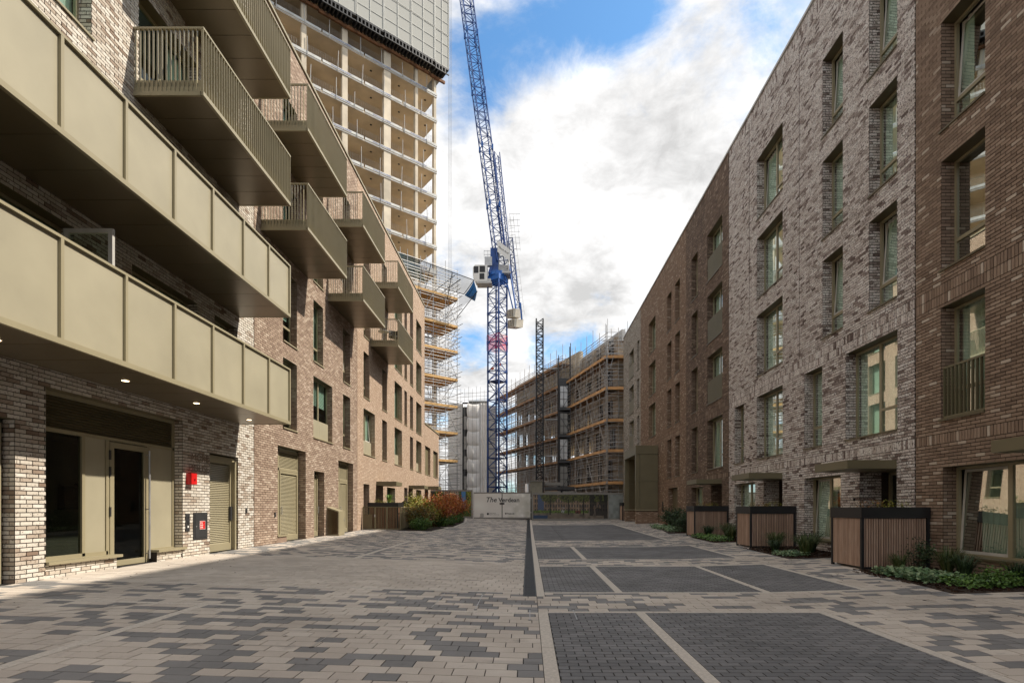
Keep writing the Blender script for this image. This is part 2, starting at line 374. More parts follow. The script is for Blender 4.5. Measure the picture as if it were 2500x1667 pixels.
# ------------------------------------------------------------------ ground and paving
gm = MB(); gx = [-260, -60, -9.2, 0, 4.3, 9.6, 60, 260]; gy = [-120, -20, 0, 25, 52, 120, 700]
for i in range(len(gx) - 1):
    for j in range(len(gy) - 1):
        P = [(gx[i], gy[j]), (gx[i + 1], gy[j]), (gx[i + 1], gy[j + 1]), (gx[i], gy[j + 1])]
        gm.quad(*[(x, y, gz(x, y) - .09) for x, y in P])
gm.build('ground', M['bed_sand'], kind='structure')
pv = MB()
for a, b in ((-9.2, 0), (0, 4.3), (4.3, 9.6)):
    for c, d in ((-14, 0), (0, 25), (25, 46.6)):
        pv.quad(*[(x, y, gz(x, y) - .011) for x, y in ((a, c), (b, c), (b, d), (a, d))])
paving = pv.build('paving', M['bed_sand'], kind='structure')
slabs = {'slab_beige': [], 'slab_grey': [], 'block_dark': []}
strips = []
def fill(x0, x1, y0, y1, kind):
    if kind == 'strip':
        if (x1 - x0) > (y1 - y0):
            n = max(1, round((x1 - x0) / .86)); w = (x1 - x0) / n; strips.extend((x0 + i * w, x0 + (i + 1) * w, y0, y1) for i in range(n))
        else:
            n = max(1, round((y1 - y0) / .86)); w = (y1 - y0) / n; strips.extend((x0, x1, y0 + i * w, y0 + (i + 1) * w) for i in range(n))
        return
    if kind == 'dark': L, W = .2, .1
    else: L, W = .302, .2
    n = max(1, round((y1 - y0) / W)); W = (y1 - y0) / n
    for r in range(n):
        ya = y0 + r * W; yb = ya + W; off = ((r * .5) % 1 if kind == 'dark' else (r * .5 + .17 * ((r // 2) % 3)) % 1) * L
        k0 = math.floor((x0 - off) / L); x = k0 * L + off; prev = 0
        while x < x1 - 1e-6:
            a, b = max(x, x0), min(x + L, x1); x += L
            if b - a < .035: continue
            if kind == 'dark': m = 'block_dark'
            elif kind == 'beige': m = 'slab_beige'
            else:
                p = .31 + (.14 if ya > 14 else 0) + (.05 if prev else 0) + .13 * math.sin(ya * 1.1 + a * .7) * math.sin(a * 1.3 - ya * .3); prev = random.random() < p; m = 'slab_grey' if prev else 'slab_beige'
            slabs[m].append((a, b, ya, yb))
        
XL, XR = -8.64, 9.15
# left of the drain
fill(XL, -4.76, 3.0, 7.55, 'mix'); fill(-4.76, -4.62, 3.0, 7.55, 'strip'); fill(-4.62, .15, 3.0, 7.55, 'mix')
fill(XL, .15, 7.55, 7.66, 'strip'); fill(XL, .15, 7.66, 9.0, 'mix'); fill(XL, -.085, 9.0, 9.32, 'mix'); fill(XL, -.085, 9.32, 9.43, 'strip')
fill(XL, -.085, 9.43, 14.1, 'beige'); fill(XL, -4.76, 14.1, 20.6, 'mix'); fill(-4.76, -4.62, 14.1, 20.6, 'strip'); fill(-4.62, -.085, 14.1, 20.6, 'mix')
fill(XL, -.085, 20.6, 20.72, 'strip'); fill(XL, -.085, 20.72, 46.4, 'mix')
# right of the drain
fill(.15, .29, 3.0, 7.64, 'strip'); fill(.15, .29, 9.0, 46.4, 'strip')
for y0, y1, third, xe in ((3.0, 7.64, True, 4.25), (9.42, 13.35, True, 6.0), (15.1, 19.5, False, 6.0), (22.9, 37.2, False, 6.0)):
    fill(.29, 1.57, y0, y1, 'dark'); fill(1.57, 1.71, y0, y1, 'strip') if y0 < 20 else fill(1.57, 1.71, y0, y1, 'dark')
    if third:
        fill(1.71, 4.25, y0, y1, 'dark'); fill(4.25, 4.38, y0, y1, 'strip')
        if xe > 5: fill(4.38, xe, y0, y1, 'dark'); fill(xe, xe + .12, y0, y1, 'strip'); fill(xe + .12, XR, y0, y1, 'mix')
        else: fill(4.38, XR, y0, y1, 'mix')
    else:
        fill(1.71, xe, y0, y1, 'dark'); fill(xe, xe + .12, y0, y1, 'strip'); fill(xe + .12, XR, y0, y1, 'mix')
fill(.15, 4.38, 7.64, 7.74, 'strip'); fill(4.38, XR, 7.64, 7.74, 'mix'); fill(.15, XR, 7.74, 9.0, 'mix'); fill(.29, XR, 9.0, 9.32, 'mix'); fill(.29, 6.12, 9.32, 9.42, 'strip'); fill(6.12, XR, 9.32, 9.42, 'mix')
fill(.29, 6.12, 13.35, 13.46, 'strip'); fill(6.12, XR, 13.35, 13.46, 'mix'); fill(.29, XR, 13.46, 15.0, 'mix'); fill(.29, 6.12, 15.0, 15.1, 'strip'); fill(6.12, XR, 15.0, 15.1, 'mix')
fill(.29, 6.12, 19.5, 19.62, 'strip'); fill(6.12, XR, 19.5, 19.62, 'mix'); fill(.29, XR, 19.62, 22.75, 'mix'); fill(.29, 6.12, 22.75, 22.9, 'strip'); fill(6.12, XR, 22.75, 22.9, 'mix')
fill(.29, XR, 37.2, 37.5, 'strip'); fill(.29, XR, 37.5, 46.4, 'mix')
def slab_quads(a, b, c, d, g, sides=True):
    a += g; b -= g; c += g; d -= g
    j = random.uniform(-.0012, .0012)
    P = [(a, c), (b, c), (b, d), (a, d)]; t = [(x, y, gz(x, y) + j) for x, y in P]; q = [t]
    if sides:
        l = [(x, y, z - .014) for x, y, z in t]
        for i in range(4): k = (i + 1) % 4; q.append([l[i], l[k], t[k], t[i]])
    return q
OBJ_N = {'slab_beige': 200, 'slab_grey': 100, 'block_dark': 300}
for key, name in (('slab_beige', 'paving_slab'), ('slab_grey', 'grey_paving_slab'), ('block_dark', 'paving_block')):
    L = slabs[key]; gap = .0052 if key != 'block_dark' else .0062
    vis = [i for i, s in enumerate(L) if s[2] > 4.35 and abs((s[0] + s[1]) / 2 / max(s[2], .1)) < 1.0 and s[1] - s[0] > .12]
    vis.sort(key=lambda i: L[i][2]); near = set(vis[:OBJ_N[key]]); Q = []; Rr = []
    for i, s in enumerate(L):
        r = random.random()
        if i in near:
            cx_, cy_ = (s[0] + s[1]) / 2, (s[2] + s[3]) / 2; mb = MB()
            for q in slab_quads(*s, gap): mb.quad(*q, r=r)
            mb.build(name, M[key], paving, rnd=True)
        else:
            qs = slab_quads(*s, gap, s[2] < 18); Q += qs; Rr += [r] * len(qs)
    quads_obj(name + 's', Q, Rr, M[key], paving, 'stuff')
for s in strips:
    mb = MB()
    for q in slab_quads(*s, .002): mb.quad(*q)
    mb.build('edging_stone', M['strip'], paving)
# drain channel: iron grates laid end to end
dr = thing('drain_channel', 'long dark iron grate drain running up the middle of the paving', 'drain', (0.03, 9, gz(0, 9)))
nG = 38
for i in range(nG):
    y0 = 9.0 + i * (46.2 - 9.0) / nG; y1 = y0 + (46.2 - 9.0) / nG - .006; mb = MB()
    for xa, xb in ((-.083, -.066), (.131, .148)):
        mb.obox((xa, y0, gz(0, y0) - .03), (xb - xa, 0, 0), (0, y1 - y0, gz(0, y1) - gz(0, y0)), (0, 0, .032))
    n = 30 if y0 < 16 else 10; w = (y1 - y0) / n
    for k in range(n):
        ya = y0 + k * w; mb.box(-.066, ya, gz(0, ya) - .02, .131, ya + w * .62, gz(0, ya) + .0005)
    mb.build('grate', M['drain'], dr)
# inspection covers: thin steel frames let into the paving
def cover(x0, y0, x1, y1, label, sk=0.):
    t = thing('inspection_cover', label, 'manhole cover', ((x0 + x1) / 2, (y0 + y1) / 2, gz((x0 + x1) / 2, y0)))
    P = [(x0, y0), (x1, y0), (x1 + sk, y1), (x0 + sk, y1)]; mb = MB(); w = .012
    for i in range(4):
        a, b = P[i], P[(i + 1) % 4]; d = Vector((b[0] - a[0], b[1] - a[1], 0)).normalized(); n = Vector((-d.y, d.x, 0)) * w
        A = Vector((*a, gz(*a) + .0025)); B = Vector((*b, gz(*b) + .0025)); mb.quad(tuple(A), tuple(B), tuple(B + n), tuple(A + n))
    mb.build('frame', M['steel'], t)
    for p in P:
        mb = MB(); z = gz(*p); mb.prism([(p[0] + .028 * math.cos(a), p[1] + .028 * math.sin(a)) for a in [i * math.pi / 4 for i in range(8)]], z - .01, z + .0035); mb.build('lifting_eye', M['charcoal'], t)
cover(-1.45, 7.75, -.78, 9.1, 'recessed inspection cover filled with paving left of the drain end')
cover(-3.1, 5.55, -2.3, 6.25, 'recessed inspection cover in the grey and buff slabs nearest the camera')
cover(0.02, 7.15, .68, 7.88, 'recessed inspection cover at the corner of the charcoal blocks')
cover(6.3, 7.1, 7.9, 8.3, 'large recessed inspection cover in the slabs before the right planting bed')

# ------------------------------------------------------------------ brick facades
def snap(z): return round(z / .075) * .075
class Facade:
    """a brick front on the plane x = X; s = +1 when it looks towards +x (left row), -1 when it looks towards -x (right row)"""
    def __init__(s, X, sg, y0, y1, ztop, brick, mortar, root, bands=(), near_faces=True, off=0.):
        s.X, s.sg, s.y0, s.y1, s.zt = X, sg, y0, y1, ztop; s.bm, s.mm, s.root = brick, mortar, root; s.bands = [(snap(a), n) for a, n in bands]
        s.op = []; s.full = near_faces; s.off = off
    def pt(s, y, w, z): return (s.X - s.sg * w, y, z)
    def opening(s, y0, y1, z0, z1, d): s.op.append((y0, y1, snap(z0) if z0 > .9 else z0, snap(z1), d)); return s.op[-1]
    def build(s):
        zb = -.3; P = s.pt; G_ = .0080
        # mortar sheet with holes, jambs, heads, sills
        ys = sorted({s.y0, s.y1} | {o[0] for o in s.op} | {o[1] for o in s.op}); zs = sorted({zb, s.zt} | {o[2] for o in s.op} | {o[3] for o in s.op})
        mb = MB(); e = .012
        for i in range(len(ys) - 1):
            run = None
            for j in range(len(zs) - 1):
                yc, zc = (ys[i] + ys[i + 1]) / 2, (zs[j] + zs[j + 1]) / 2
                hole = any(o[0] < yc < o[1] and o[2] < zc < o[3] for o in s.op)
                if not hole and run is None: run = zs[j]
                if (hole or j == len(zs) - 2) and run is not None:
                    ze = zs[j] if hole else zs[j + 1]; mb.quad(P(ys[i], e, run), P(ys[i + 1], e, run), P(ys[i + 1], e, ze), P(ys[i], e, ze)); run = None
        for a, b, c, d, dp in s.op:
            mb.quad(P(b + .006, e, c), P(b + .006, dp + .06, c), P(b + .006, dp + .06, d), P(b + .006, e, d)); mb.quad(P(a - .006, e, c), P(a - .006, dp + .06, c), P(a - .006, dp + .06, d), P(a - .006, e, d))
            mb.quad(P(a, e, c), P(b, e, c), P(b, dp + .06, c), P(a, dp + .06, c))
        mb.build('wall', s.mm, s.root)
        for a, b, c, d, dp in s.op: MB().box(s.X - s.sg * .004, a, d + .002, s.X - s.sg * (dp + .06), b, d + .05).build('lintel_trim', M['bronze_dark'], s.root)
        # bricks
        rects = []; z = 0.0; k = 0; bd = dict()
        for b0, n in s.bands:
            for i in range(n): bd[round((b0 + i * .225) / .075)] = True
        kk = 0; nmax = int(s.zt / .075)
        while kk < nmax:
            sold = kk in bd; z0 = kk * .075; z1 = z0 + (.225 if sold else .075); zc = (z0 + z1) / 2
            iv = [(s.y0, s.y1)]
            for o in s.op:
                if o[2] < zc < o[3]:
                    nv = []
                    for a, b in iv:
                        if o[1] <= a or o[0] >= b: nv.append((a, b)); continue
                        if o[0] - a > .02: nv.append((a, o[0]))
                        if b - o[1] > .02: nv.append((o[1], b))
                    iv = nv
            L = .075 if sold else .225
            st = 0 if sold else (kk % 2) * .1125
            for a, b in iv:
                q = math.floor((a - st - s.off) / L) * L + st + s.off
                while q < b:
                    u, v = max(q, a), min(q + L, b); q += L
                    if v - u < .03: continue
                    rects.append((u + (G_ if u > a else 0), v - (G_ if v < b else 0), z0 + G_, z1 - G_))
            kk += 3 if sold else 1
        rects = np.array(rects); n = len(rects)
        rnd = rng.random(n); 
        size_full = (np.abs(rects[:, 1] - rects[:, 0] - .225 + 2 * G_) < .002) & (np.abs(rects[:, 3] - rects[:, 2] - .075 + 2 * G_) < .002)
        yc = rects[:, :2].mean(1); zc = rects[:, 2:].mean(1)
        inview = (np.abs(1166 - (zc - 1.58) / yc * 1200 - 784) < 770) & (yc > abs(s.X) / .94) & (zc > gz(s.X, 12))
        near = np.array([], int)
        if s.full:
            cand = np.where(size_full & inview)[0]; d2 = yc[cand] ** 2 + (zc[cand] - 1.6) ** 2; near = cand[np.argsort(d2)[:300]]
        keep = np.ones(n, bool); keep[near] = False
        rr = rects[keep]; rn = rnd[keep]
        def Q(y0, w0, z0, y1, w1, z1, y2, w2, z2, y3, w3, z3):
            f = lambda y, w, z: np.stack([np.broadcast_to(s.X - s.sg * w, y.shape), y, z], 1)
            return np.stack([f(y0, w0, z0), f(y1, w1, z1), f(y2, w2, z2), f(y3, w3, z3)], 1)
        j = rng.uniform(-.0022, .0022, len(rr)); W = .014; a, b, c, d = rr.T
        parts = [Q(a, j, c, b, j, c, b, j, d, a, j, d)]; rp = [rn]
        nearf = a < 27
        if nearf.any():
            a2, b2, c2, d2_, j2 = a[nearf], b[nearf], c[nearf], d[nearf], j[nearf]
            parts += [Q(a2, W, c2, b2, W, c2, b2, j2, c2, a2, j2, c2), Q(a2, j2, d2_, b2, j2, d2_, b2, W, d2_, a2, W, d2_), Q(a2, W, c2, a2, j2, c2, a2, j2, d2_, a2, W, d2_), Q(b2, j2, c2, b2, W, c2, b2, W, d2_, b2, j2, d2_)]
            rp += [rn[nearf]] * 4
        # bricks returned into the jambs
        jq = []; jr = []
        for oa, ob, oc, od, dp in s.op:
            z0 = math.ceil(oc / .075 - .01) * .075 if oc > .9 else math.floor(oc / .075) * .075; kk = round(z0 / .075)
            while z0 < od - .02:
                cuts = [(.0, .095), (.105, .32), (.33, .6)] if kk % 2 else [(.0, .208), (.218, .43), (.44, .6)]
                for w0, w1 in cuts:
                    w1 = min(w1, dp + .06)
                    if w1 - w0 < .02: continue
                    for yy in (ob, oa): jq.append([P(yy, w0, z0 + G_), P(yy, w1, z0 + G_), P(yy, w1, z0 + .075 - G_), P(yy, w0, z0 + .075 - G_)]); jr.append(random.random())
                z0 += .075; kk += 1
        if jq: parts.append(np.array(jq)); rp.append(np.array(jr))
        quads_obj('bricks', np.concatenate(parts), np.concatenate(rp), s.bm, s.root, 'stuff')
        if len(near):
            ms = []
            for i in range(14):
                mb = MB(); jj = random.uniform(-.002, .002); x0, x1 = sorted((-s.sg * jj, -s.sg * .015))
                mb.box(x0, -.1125 + G_, -.0375 + G_, x1, .1125 - G_, .0375 - G_, r=(i + .5) / 14); ms.append(mb.mesh('brick', s.bm, True))
            base = s.root.location
            for i in near:
                o = bpy.data.objects.new('brick', ms[int(rnd[i] * 14) % 14]); o.parent = s.root; o.location = Vector((s.X, yc[i], zc[i])) - base; COL.objects.link(o)
    # ---- fittings
    def bx(s, mb, y0, y1, w0, w1, z0, z1): mb.box(s.X - s.sg * w0, y0, z0, s.X - s.sg * w1, y1, z1)
    def window(s, y0, y1, z0, z1, d=.3, style='C', cover='auto', panel=0., frame=None, sill=True, tilt=False, label=None):
        y0, y1, z0, z1, d = s.opening(y0, y1, z0, z1, d); fm = frame or M['bronze']; fw = .055
        mb = MB(); B = lambda *a: s.bx(mb, *a)
        zb = z0 + panel
        B(y0, y0 + fw, d, d + .07, z0, z1); B(y1 - fw, y1, d, d + .07, z0, z1); B(y0 + fw, y1 - fw, d, d + .07, z1 - fw, z1); B(y0 + fw, y1 - fw, d, d + .07, z0, z0 + fw)
        panes = []
        tz = zb + (z1 - zb) * .27
        if style == 'C': 
            if not panel: B(y0 + fw, y1 - fw, d, d + .07, tz - .04, tz + .04); panes = [(y0 + fw, y1 - fw, tz + .04, z1 - fw), (y0 + fw, y1 - fw, z0 + fw, tz - .04)]
            else: panes = [(y0 + fw, y1 - fw, zb, z1 - fw)]
        elif style == 'D':
            ym = (y0 + y1) / 2; B(ym - .045, ym + .045, d, d + .07, zb if panel else z0 + fw, z1 - fw)
            panes = [(ym + .045, y1 - fw, max(zb, z0 + fw), z1 - fw)]
            if not panel: B(y0 + fw, ym - .045, d, d + .07, tz - .035, tz + .035); panes += [(y0 + fw, ym - .045, tz + .035, z1 - fw), (y0 + fw, ym - .045, z0 + fw, tz - .035)]
            else: panes += [(y0 + fw, ym - .045, zb, z1 - fw)]
        elif style == 'W':
            ym = (y0 + y1) / 2; B(ym - .05, ym + .05, d, d + .07, z0 + fw, z1 - fw); panes = [(ym + .05, y1 - fw, z0 + fw, z1 - fw), (y0 + fw, ym - .05, z0 + fw, z1 - fw)]
        if panel: B(y0 + fw, y1 - fw, d, d + .07, zb - .05, zb)
        w = mb.build('window', fm, s.root, label=label)
        for i, (a, b, c, e) in enumerate(panes):
            if tilt and i == 0 and style != 'C' or tilt and style == 'C' and i == 0:
                # casement tilted inwards at its head
                m2 = MB(); f2 = .06; tp = .11
                def T(y, z, k): return s.pt(y, d + .03 + k + tp * (z - c) / (e - c), z)
                for (ya, yb, za, zb2) in ((a, a + f2, c, e), (b - f2, b, c, e), (a + f2, b - f2, c, c + f2), (a + f2, b - f2, e - f2, e)):
                    m2.quad(T(ya, za, 0), T(yb, za, 0), T(yb, zb2, 0), T(ya, zb2, 0))
                m2.quad(T(b, c, 0), T(b, c, .06), T(b, e, .06), T(b, e, 0)); m2.quad(T(a, e, 0), T(b, e, 0), T(b, e, .06), T(a, e, .06))
                m2.build('casement', M['white_frame'], w)
                g = MB(); g.quad(T(a + f2, c + f2, .01), T(b - f2, c + f2, .01), T(b - f2, e - f2, .01), T(a + f2, e - f2, .01)); g.build('pane', M['glass'], w)
            else:
                g = MB(); g.quad(s.pt(a, d + .03, c), s.pt(b, d + .03, c), s.pt(b, d + .03, e), s.pt(a, d + .03, e)); g.build('pane', M['glass'], w)
        if sill:
            g = MB(); s.bx(g, y0 - .0, y1 + .05, -.035, d, z0 - .03, z0 + .012); g.build('sill', M['bronze_dark'] if s.sg < 0 else M['bronze'], w)
        cov = cover
        if cov == 'auto': cov = random.choice(['curtain', 'curtain', 'half', 'blind'])
        g = MB()
        if cov in ('curtain', 'half', 'quarter'):
            yy = {'curtain': y1, 'half': y0 + (y1 - y0) * .55, 'quarter': y0 + (y1 - y0) * .3}[cov]; n = max(4, int((yy - y0) / .045)); zz0, zz1 = z0 + .02, z1 - .02; lo, hi = (y0, yy)
            if cov != 'curtain': lo, hi = y1 - (yy - y0), y1
            pts = [(lo + (hi - lo) * i / n, d + .16 + .025 * math.sin(i * 1.9)) for i in range(n + 1)]
            for i in range(n): g.quad(s.pt(*pts[i], zz0), s.pt(*pts[i + 1], zz0), s.pt(*pts[i + 1], zz1), s.pt(*pts[i], zz1))
            g.build('curtain', M['curtain'], w, smooth=True)
        elif cov == 'blind':
            nb = int((z1 - zb) / .06); hb = random.choice([1, 1, .6])
            for i in range(int(nb * (1 - hb)), nb): zc = zb + .03 + i * .06; g.quad(s.pt(y0 + .06, d + .12, zc), s.pt(y1 - .06, d + .12, zc), s.pt(y1 - .06, d + .135, zc + .054), s.pt(y0 + .06, d + .135, zc + .054))
            g.build('blind', M['blind'], w)
        return w, (y0, y1, z0, z1, d)
    def flatpanel(s, w, y0, y1, z0, z1, d, n=2, mat=None):
        for i in range(n):
            a = y0 + (y1 - y0) * i / n + .004; b = y0 + (y1 - y0) * (i + 1) / n - .004; g = MB(); s.bx(g, a, b, d - .05, d + .02, z0 + .01, z1); g.build('spandrel_panel', mat or M['bronze_panel'], w)
    def core(s, depth=12., ya=None, yb=None, floors=(3.3, 6.45, 9.6, 12.75, 15.9), extra=0):
        ya = s.y0 if ya is None else ya; yb = s.y1 if yb is None else yb; W0 = 1.5
        g = MB(); s.bx(g, ya, yb, W0, depth, -.3, s.zt - .06); s.bx(g, ya, yb, .02, W0 + .01, s.zt - .4, s.zt - .065); s.bx(g, ya, ya + .1, .02, W0, -.3, s.zt - .4); s.bx(g, yb - .1, yb, .02, W0, -.3, s.zt - .4)
        for f in floors:
            if f < s.zt - .5: s.bx(g, ya + .1, yb - .1, .62, W0, f - .3, f)
        g.build('interior', M['dark_room'], s.root)
    def coping(s, mat, ya=None, yb=None):
        ya = s.y0 if ya is None else ya; yb = s.y1 if yb is None else yb; g = MB(); s.bx(g, ya, yb, -.05, .5, s.zt, s.zt + .09); g.build('coping', mat, s.root)
    def louvre(s, y0, y1, z0, z1, d, parent, pitch=.05, mat=None):
        g = MB(); n = int((z1 - z0) / pitch)
        for i in range(n):
            z = z0 + i * pitch; g.quad(s.pt(y0, d + .004, z), s.pt(y1, d + .004, z), s.pt(y1, d + .03, z + pitch * .78), s.pt(y0, d + .03, z + pitch * .78))
            g.quad(s.pt(y0, d + .004, z), s.pt(y1, d + .004, z), s.pt(y1, d + .032, z - .004), s.pt(y0, d + .032, z - .004))
        g.build('louvre_slats', mat or M['bronze'], parent, kind='stuff')
        g = MB(); s.bx(g, y0, y1, d + .045, d + .055, z0, z1); g.build('louvre_backing', M['bronze_dark'], parent)
    def louvre_door(s, y0, y1, z0, z1, d, name='door', parent=None, label=None, handle=True, far=True):
        f = .07; g = MB()
        s.bx(g, y0, y0 + f, d - .015, d + .04, z0, z1); s.bx(g, y1 - f, y1, d - .015, d + .04, z0, z1); s.bx(g, y0 + f, y1 - f, d - .015, d + .04, z0, z0 + .2); s.bx(g, y0 + f, y1 - f, d - .015, d + .04, z1 - .09, z1)
        o = g.build(name, M['bronze'], parent or s.root, label=label)
        s.louvre(y0 + f, y1 - f, z0 + .2, z1 - .09, d, o)
        if handle:
            h = MB(); yy = y0 + .045 if far else y1 - .045; h.tube(s.pt(yy, d - .07, z0 + .95), s.pt(yy + .0, d - .07, z0 + 1.25), .014, 6); h.tube(s.pt(yy, d - .07, z0 + 1.0), s.pt(yy, d, z0 + 1.0), .01, 5); h.tube(s.pt(yy, d - .07, z0 + 1.2), s.pt(yy, d, z0 + 1.2), .01, 5); h.build('handle', M['steel'], o)
        return o
    def canopy(s, y0, y1, out, z0, h=.21, mat=None):
        g = MB(); s.bx(g, y0, y1, -out, .0, z0, z0 + h); o = g.build('canopy', mat or M['olive'], s.root); return o

def balcony(fc, y0, y1, z0, h=1.5, out=1.54, solid=False, seams=None, soffit_n=6, far_end=True):
    """a balcony is a part of the building; its panels, rails, balusters and soffit boards are sub-parts"""
    s = fc; P = s.pt; g = MB(); mt = M['bronze']
    s.bx(g, y0 + .02, y1 - .02, 0, -out + .08, z0 + .03, z0 + .2)
    b = g.build('balcony', mt, s.root)
    n = soffit_n
    for i in range(n):
        a = y0 + .01 + (y1 - y0 - .02) * i / n; c = y0 + .01 + (y1 - y0 - .02) * (i + 1) / n - .012; g = MB(); s.bx(g, a, c, -.005, -out + .035, z0 + .006, z0 + .03); g.build('soffit_board', M['soffit'], b)
    # bottom and top frame
    g = MB(); r = .045
    s.bx(g, y0, y1, -out, -out + .068, z0, z0 + .09); s.bx(g, y0, y0 + .05, 0, -out + .05, z0, z0 + .09); s.bx(g, y1 - .05, y1, 0, -out + .05, z0, z0 + .09); g.build('edge_beam', mt, b)
    g = MB(); s.bx(g, y0, y1, -out, -out + .06, z0 + h - .045, z0 + h); s.bx(g, y0, y0 + .05, 0, -out + .06, z0 + h - .045, z0 + h); s.bx(g, y1 - .05, y1, 0, -out + .06, z0 + h - .045, z0 + h); g.build('top_rail', mt, b)
    if solid:
        seams = seams or [y0 + (y1 - y0) * i / 7 for i in range(8)]
        for a, c in zip(seams[:-1], seams[1:]):
            g = MB(); s.bx(g, a + .022, c - .022, -out + .066, -out + .05, z0 + .09, z0 + h - .045); pn = g.build('panel', M['bronze_panel'], b)
        for q in seams:
            g = MB(); q = min(max(q, y0 + .03), y1 - .03); s.bx(g, q - .028, q + .028, -out + .001, -out + .069, z0 + .09, z0 + h - .045); g.build('post', mt, b)
        for yy in (y1 - .04, y0 + .02):
            g = MB(); s.bx(g, yy, yy + .02, 0, -out + .06, z0 + .09, z0 + h - .045); g.build('end_panel', M['bronze_panel'], b)
    else:
        g = MB(); s.bx(g, -9, -8.99, 0, .01, 0, .01) if False else None
        s.bx(g, y0 + .03, y1 - .03, -out + .06, -out + .075, z0 + .09, z0 + .36); s.bx(g, y0 + .045, y0 + .06, 0, -out + .07, z0 + .09, z0 + .36); s.bx(g, y1 - .06, y1 - .045, 0, -out + .07, z0 + .09, z0 + .36); g.build('upstand', mt, b)
        bm = MB(); bm.box(-.0, -.005, 0, -.045 if False else .045, .005, h - .13); me1 = bm.mesh('baluster', mt)
        bm = MB(); bm.box(-.006, -.022, 0, .006, .022, h - .13); me2 = bm.mesh('baluster', mt)
        root = s.root.location
        def put(me, x, y):
            o = bpy.data.objects.new('baluster', me); o.parent = b; o.location = (x, y, z0 + .088); COL.objects.link(o)
        nn = int((y1 - y0) / .098)
        for i in range(nn + 1):
            yy = y0 + .01 + (y1 - y0 - .02) * i / nn; put(me1, s.X + s.sg * (out - .052) if s.sg > 0 else s.X - out + .007, yy)
        nn = int(out / .098)
        for i in range(nn):
            xx = s.X + s.sg * (.04 + (out - .1) * i / nn); put(me2, xx, y0 + .026); put(me2, xx, y1 - .026)
    return b

# ================================================================== LEFT ROW
# -- block A: whitewashed brick
tA = thing('apartment_block', 'whitewashed brick block at the left edge with long champagne panelled balconies over a glazed entrance', 'building', (XL, 11, gz(XL, 11)))
A = Facade(XL, 1, 5.6, 16.46, 18.37, M['brick_white'], M['mortar_dark'], tA)
# shopfront bay
o = A.opening(9.36, 13.07, .0, 3.75, .20)
g = MB(); d = .2
zg = lambda y: gz(XL, y)
for a, b, c, e in ((9.36, 13.07, 3.68, 3.75), (9.36, 13.07, 3.0, 3.07), (9.36, 9.43, .62, 3.0), (12.99, 13.07, .6, 3.68), (10.36, 10.43, .62, 3.0), (10.95, 11.03, .3, 3.0), (12.13, 12.21, .3, 3.0), (9.43, 11.0, .60, .68), (12.21, 12.99, .55, .63)):
    A.bx(g, a, b, d, d + .08, c, e)
sf = g.build('shopfront', M['bronze'], tA)
A.louvre(9.43, 12.99, 3.07, 3.68, d + .01, sf, .055, M['bronze_dark'])
g = MB(); g.quad(A.pt(9.43, d + .04, .68), A.pt(10.36, d + .04, .68), A.pt(10.36, d + .04, 3.0), A.pt(9.43, d + .04, 3.0)); g.build('pane', M['glass_dark'], sf)
for a, b, c in ((10.43, 10.95, .68), (12.21, 12.99, .63)):
    g = MB(); A.bx(g, a + .01, b - .01, d + .02, d + .05, c, 3.0); g.build('spandrel_panel', M['bronze_panel'], sf)
for a, b, z in ((9.36, 11.07, .55), (12.15, 13.16, .55)):
    g = MB(); A.bx(g, a, b, -.06, d + .02, z, z + .055); g.build('sill', M['bronze'], sf)
# low brick plinths below the glazing
pq = []; pr = []
for a, b in ((9.36, 11.0), (12.19, 13.07)):
    g = MB(); A.bx(g, a, b, .03, d + .06, -.2, .55); g.build('plinth', M['mortar_dark'], tA)
    for k in range(-1, 7):
        st = (k % 2) * .1125; q = math.floor((a - st) / .225) * .225 + st
        while q < b:
            u, v = max(q, a) + .005, min(q + .215, b); q += .225
            if v - u > .04: pq.append([A.pt(u, .02, .07 + k * .075), A.pt(v, .02, .07 + k * .075), A.pt(v, .02, .135 + k * .075), A.pt(u, .02, .135 + k * .075)]); pr.append(random.random())
    pq.append([A.pt(b, .02, -.1), A.pt(b, d, -.1), A.pt(b, d, .55), A.pt(b, .02, .55)]); pr.append(.6)
quads_obj('plinth_bricks', pq, pr, M['brick_white'], tA, 'stuff')
# entrance door leaf with long bar handle
g = MB(); z0 = zg(11.6) + .01
for a, b, c, e in ((11.04, 11.15, z0, 2.98), (12.02, 12.12, z0, 2.98), (11.15, 12.02, z0, z0 + .12), (11.15, 12.02, 2.86, 2.98)): A.bx(g, a, b, d - .01, d + .05, c, e)
dr1 = g.build('entrance_door', M['bronze'], tA)
g = MB(); g.quad(A.pt(11.15, d + .02, z0 + .12), A.pt(12.02, d + .02, z0 + .12), A.pt(12.02, d + .02, 2.86), A.pt(11.15, d + .02, 2.86)); g.build('pane', M['glass_dark'], dr1)
g = MB(); g.tube(A.pt(12.08, d - .09, z0 + .08), A.pt(12.08, d - .09, 2.9), .02, 8)
for z in (z0 + .2, 1.55, 2.8): g.tube(A.pt(12.08, d - .09, z), A.pt(12.08, d, z), .012, 6)
g.build('pull_handle', M['steel'], dr1)
for z in (2.7, 2.35, 1.5): g = MB(); A.bx(g, 11.02, 11.05, d - .03, d, z - .1, z + .1); g.build('hinge', M['charcoal'], dr1)
# foyer behind the glass
g = MB(); A.bx(g, 9.3, 13.1, 1.45, 1.5, .2, 3.7); g.build('foyer_wall', M['dark_room'], tA)
for y, z, w, h in ((11.2, 1.55, .35, .5), (11.75, 1.2, .5, .25), (11.6, 2.0, .6, .12)):
    g = MB(); A.bx(g, y, y + w, 1.3, 1.44, z, z + h); g.build('foyer_fitting', M['charcoal'], tA)
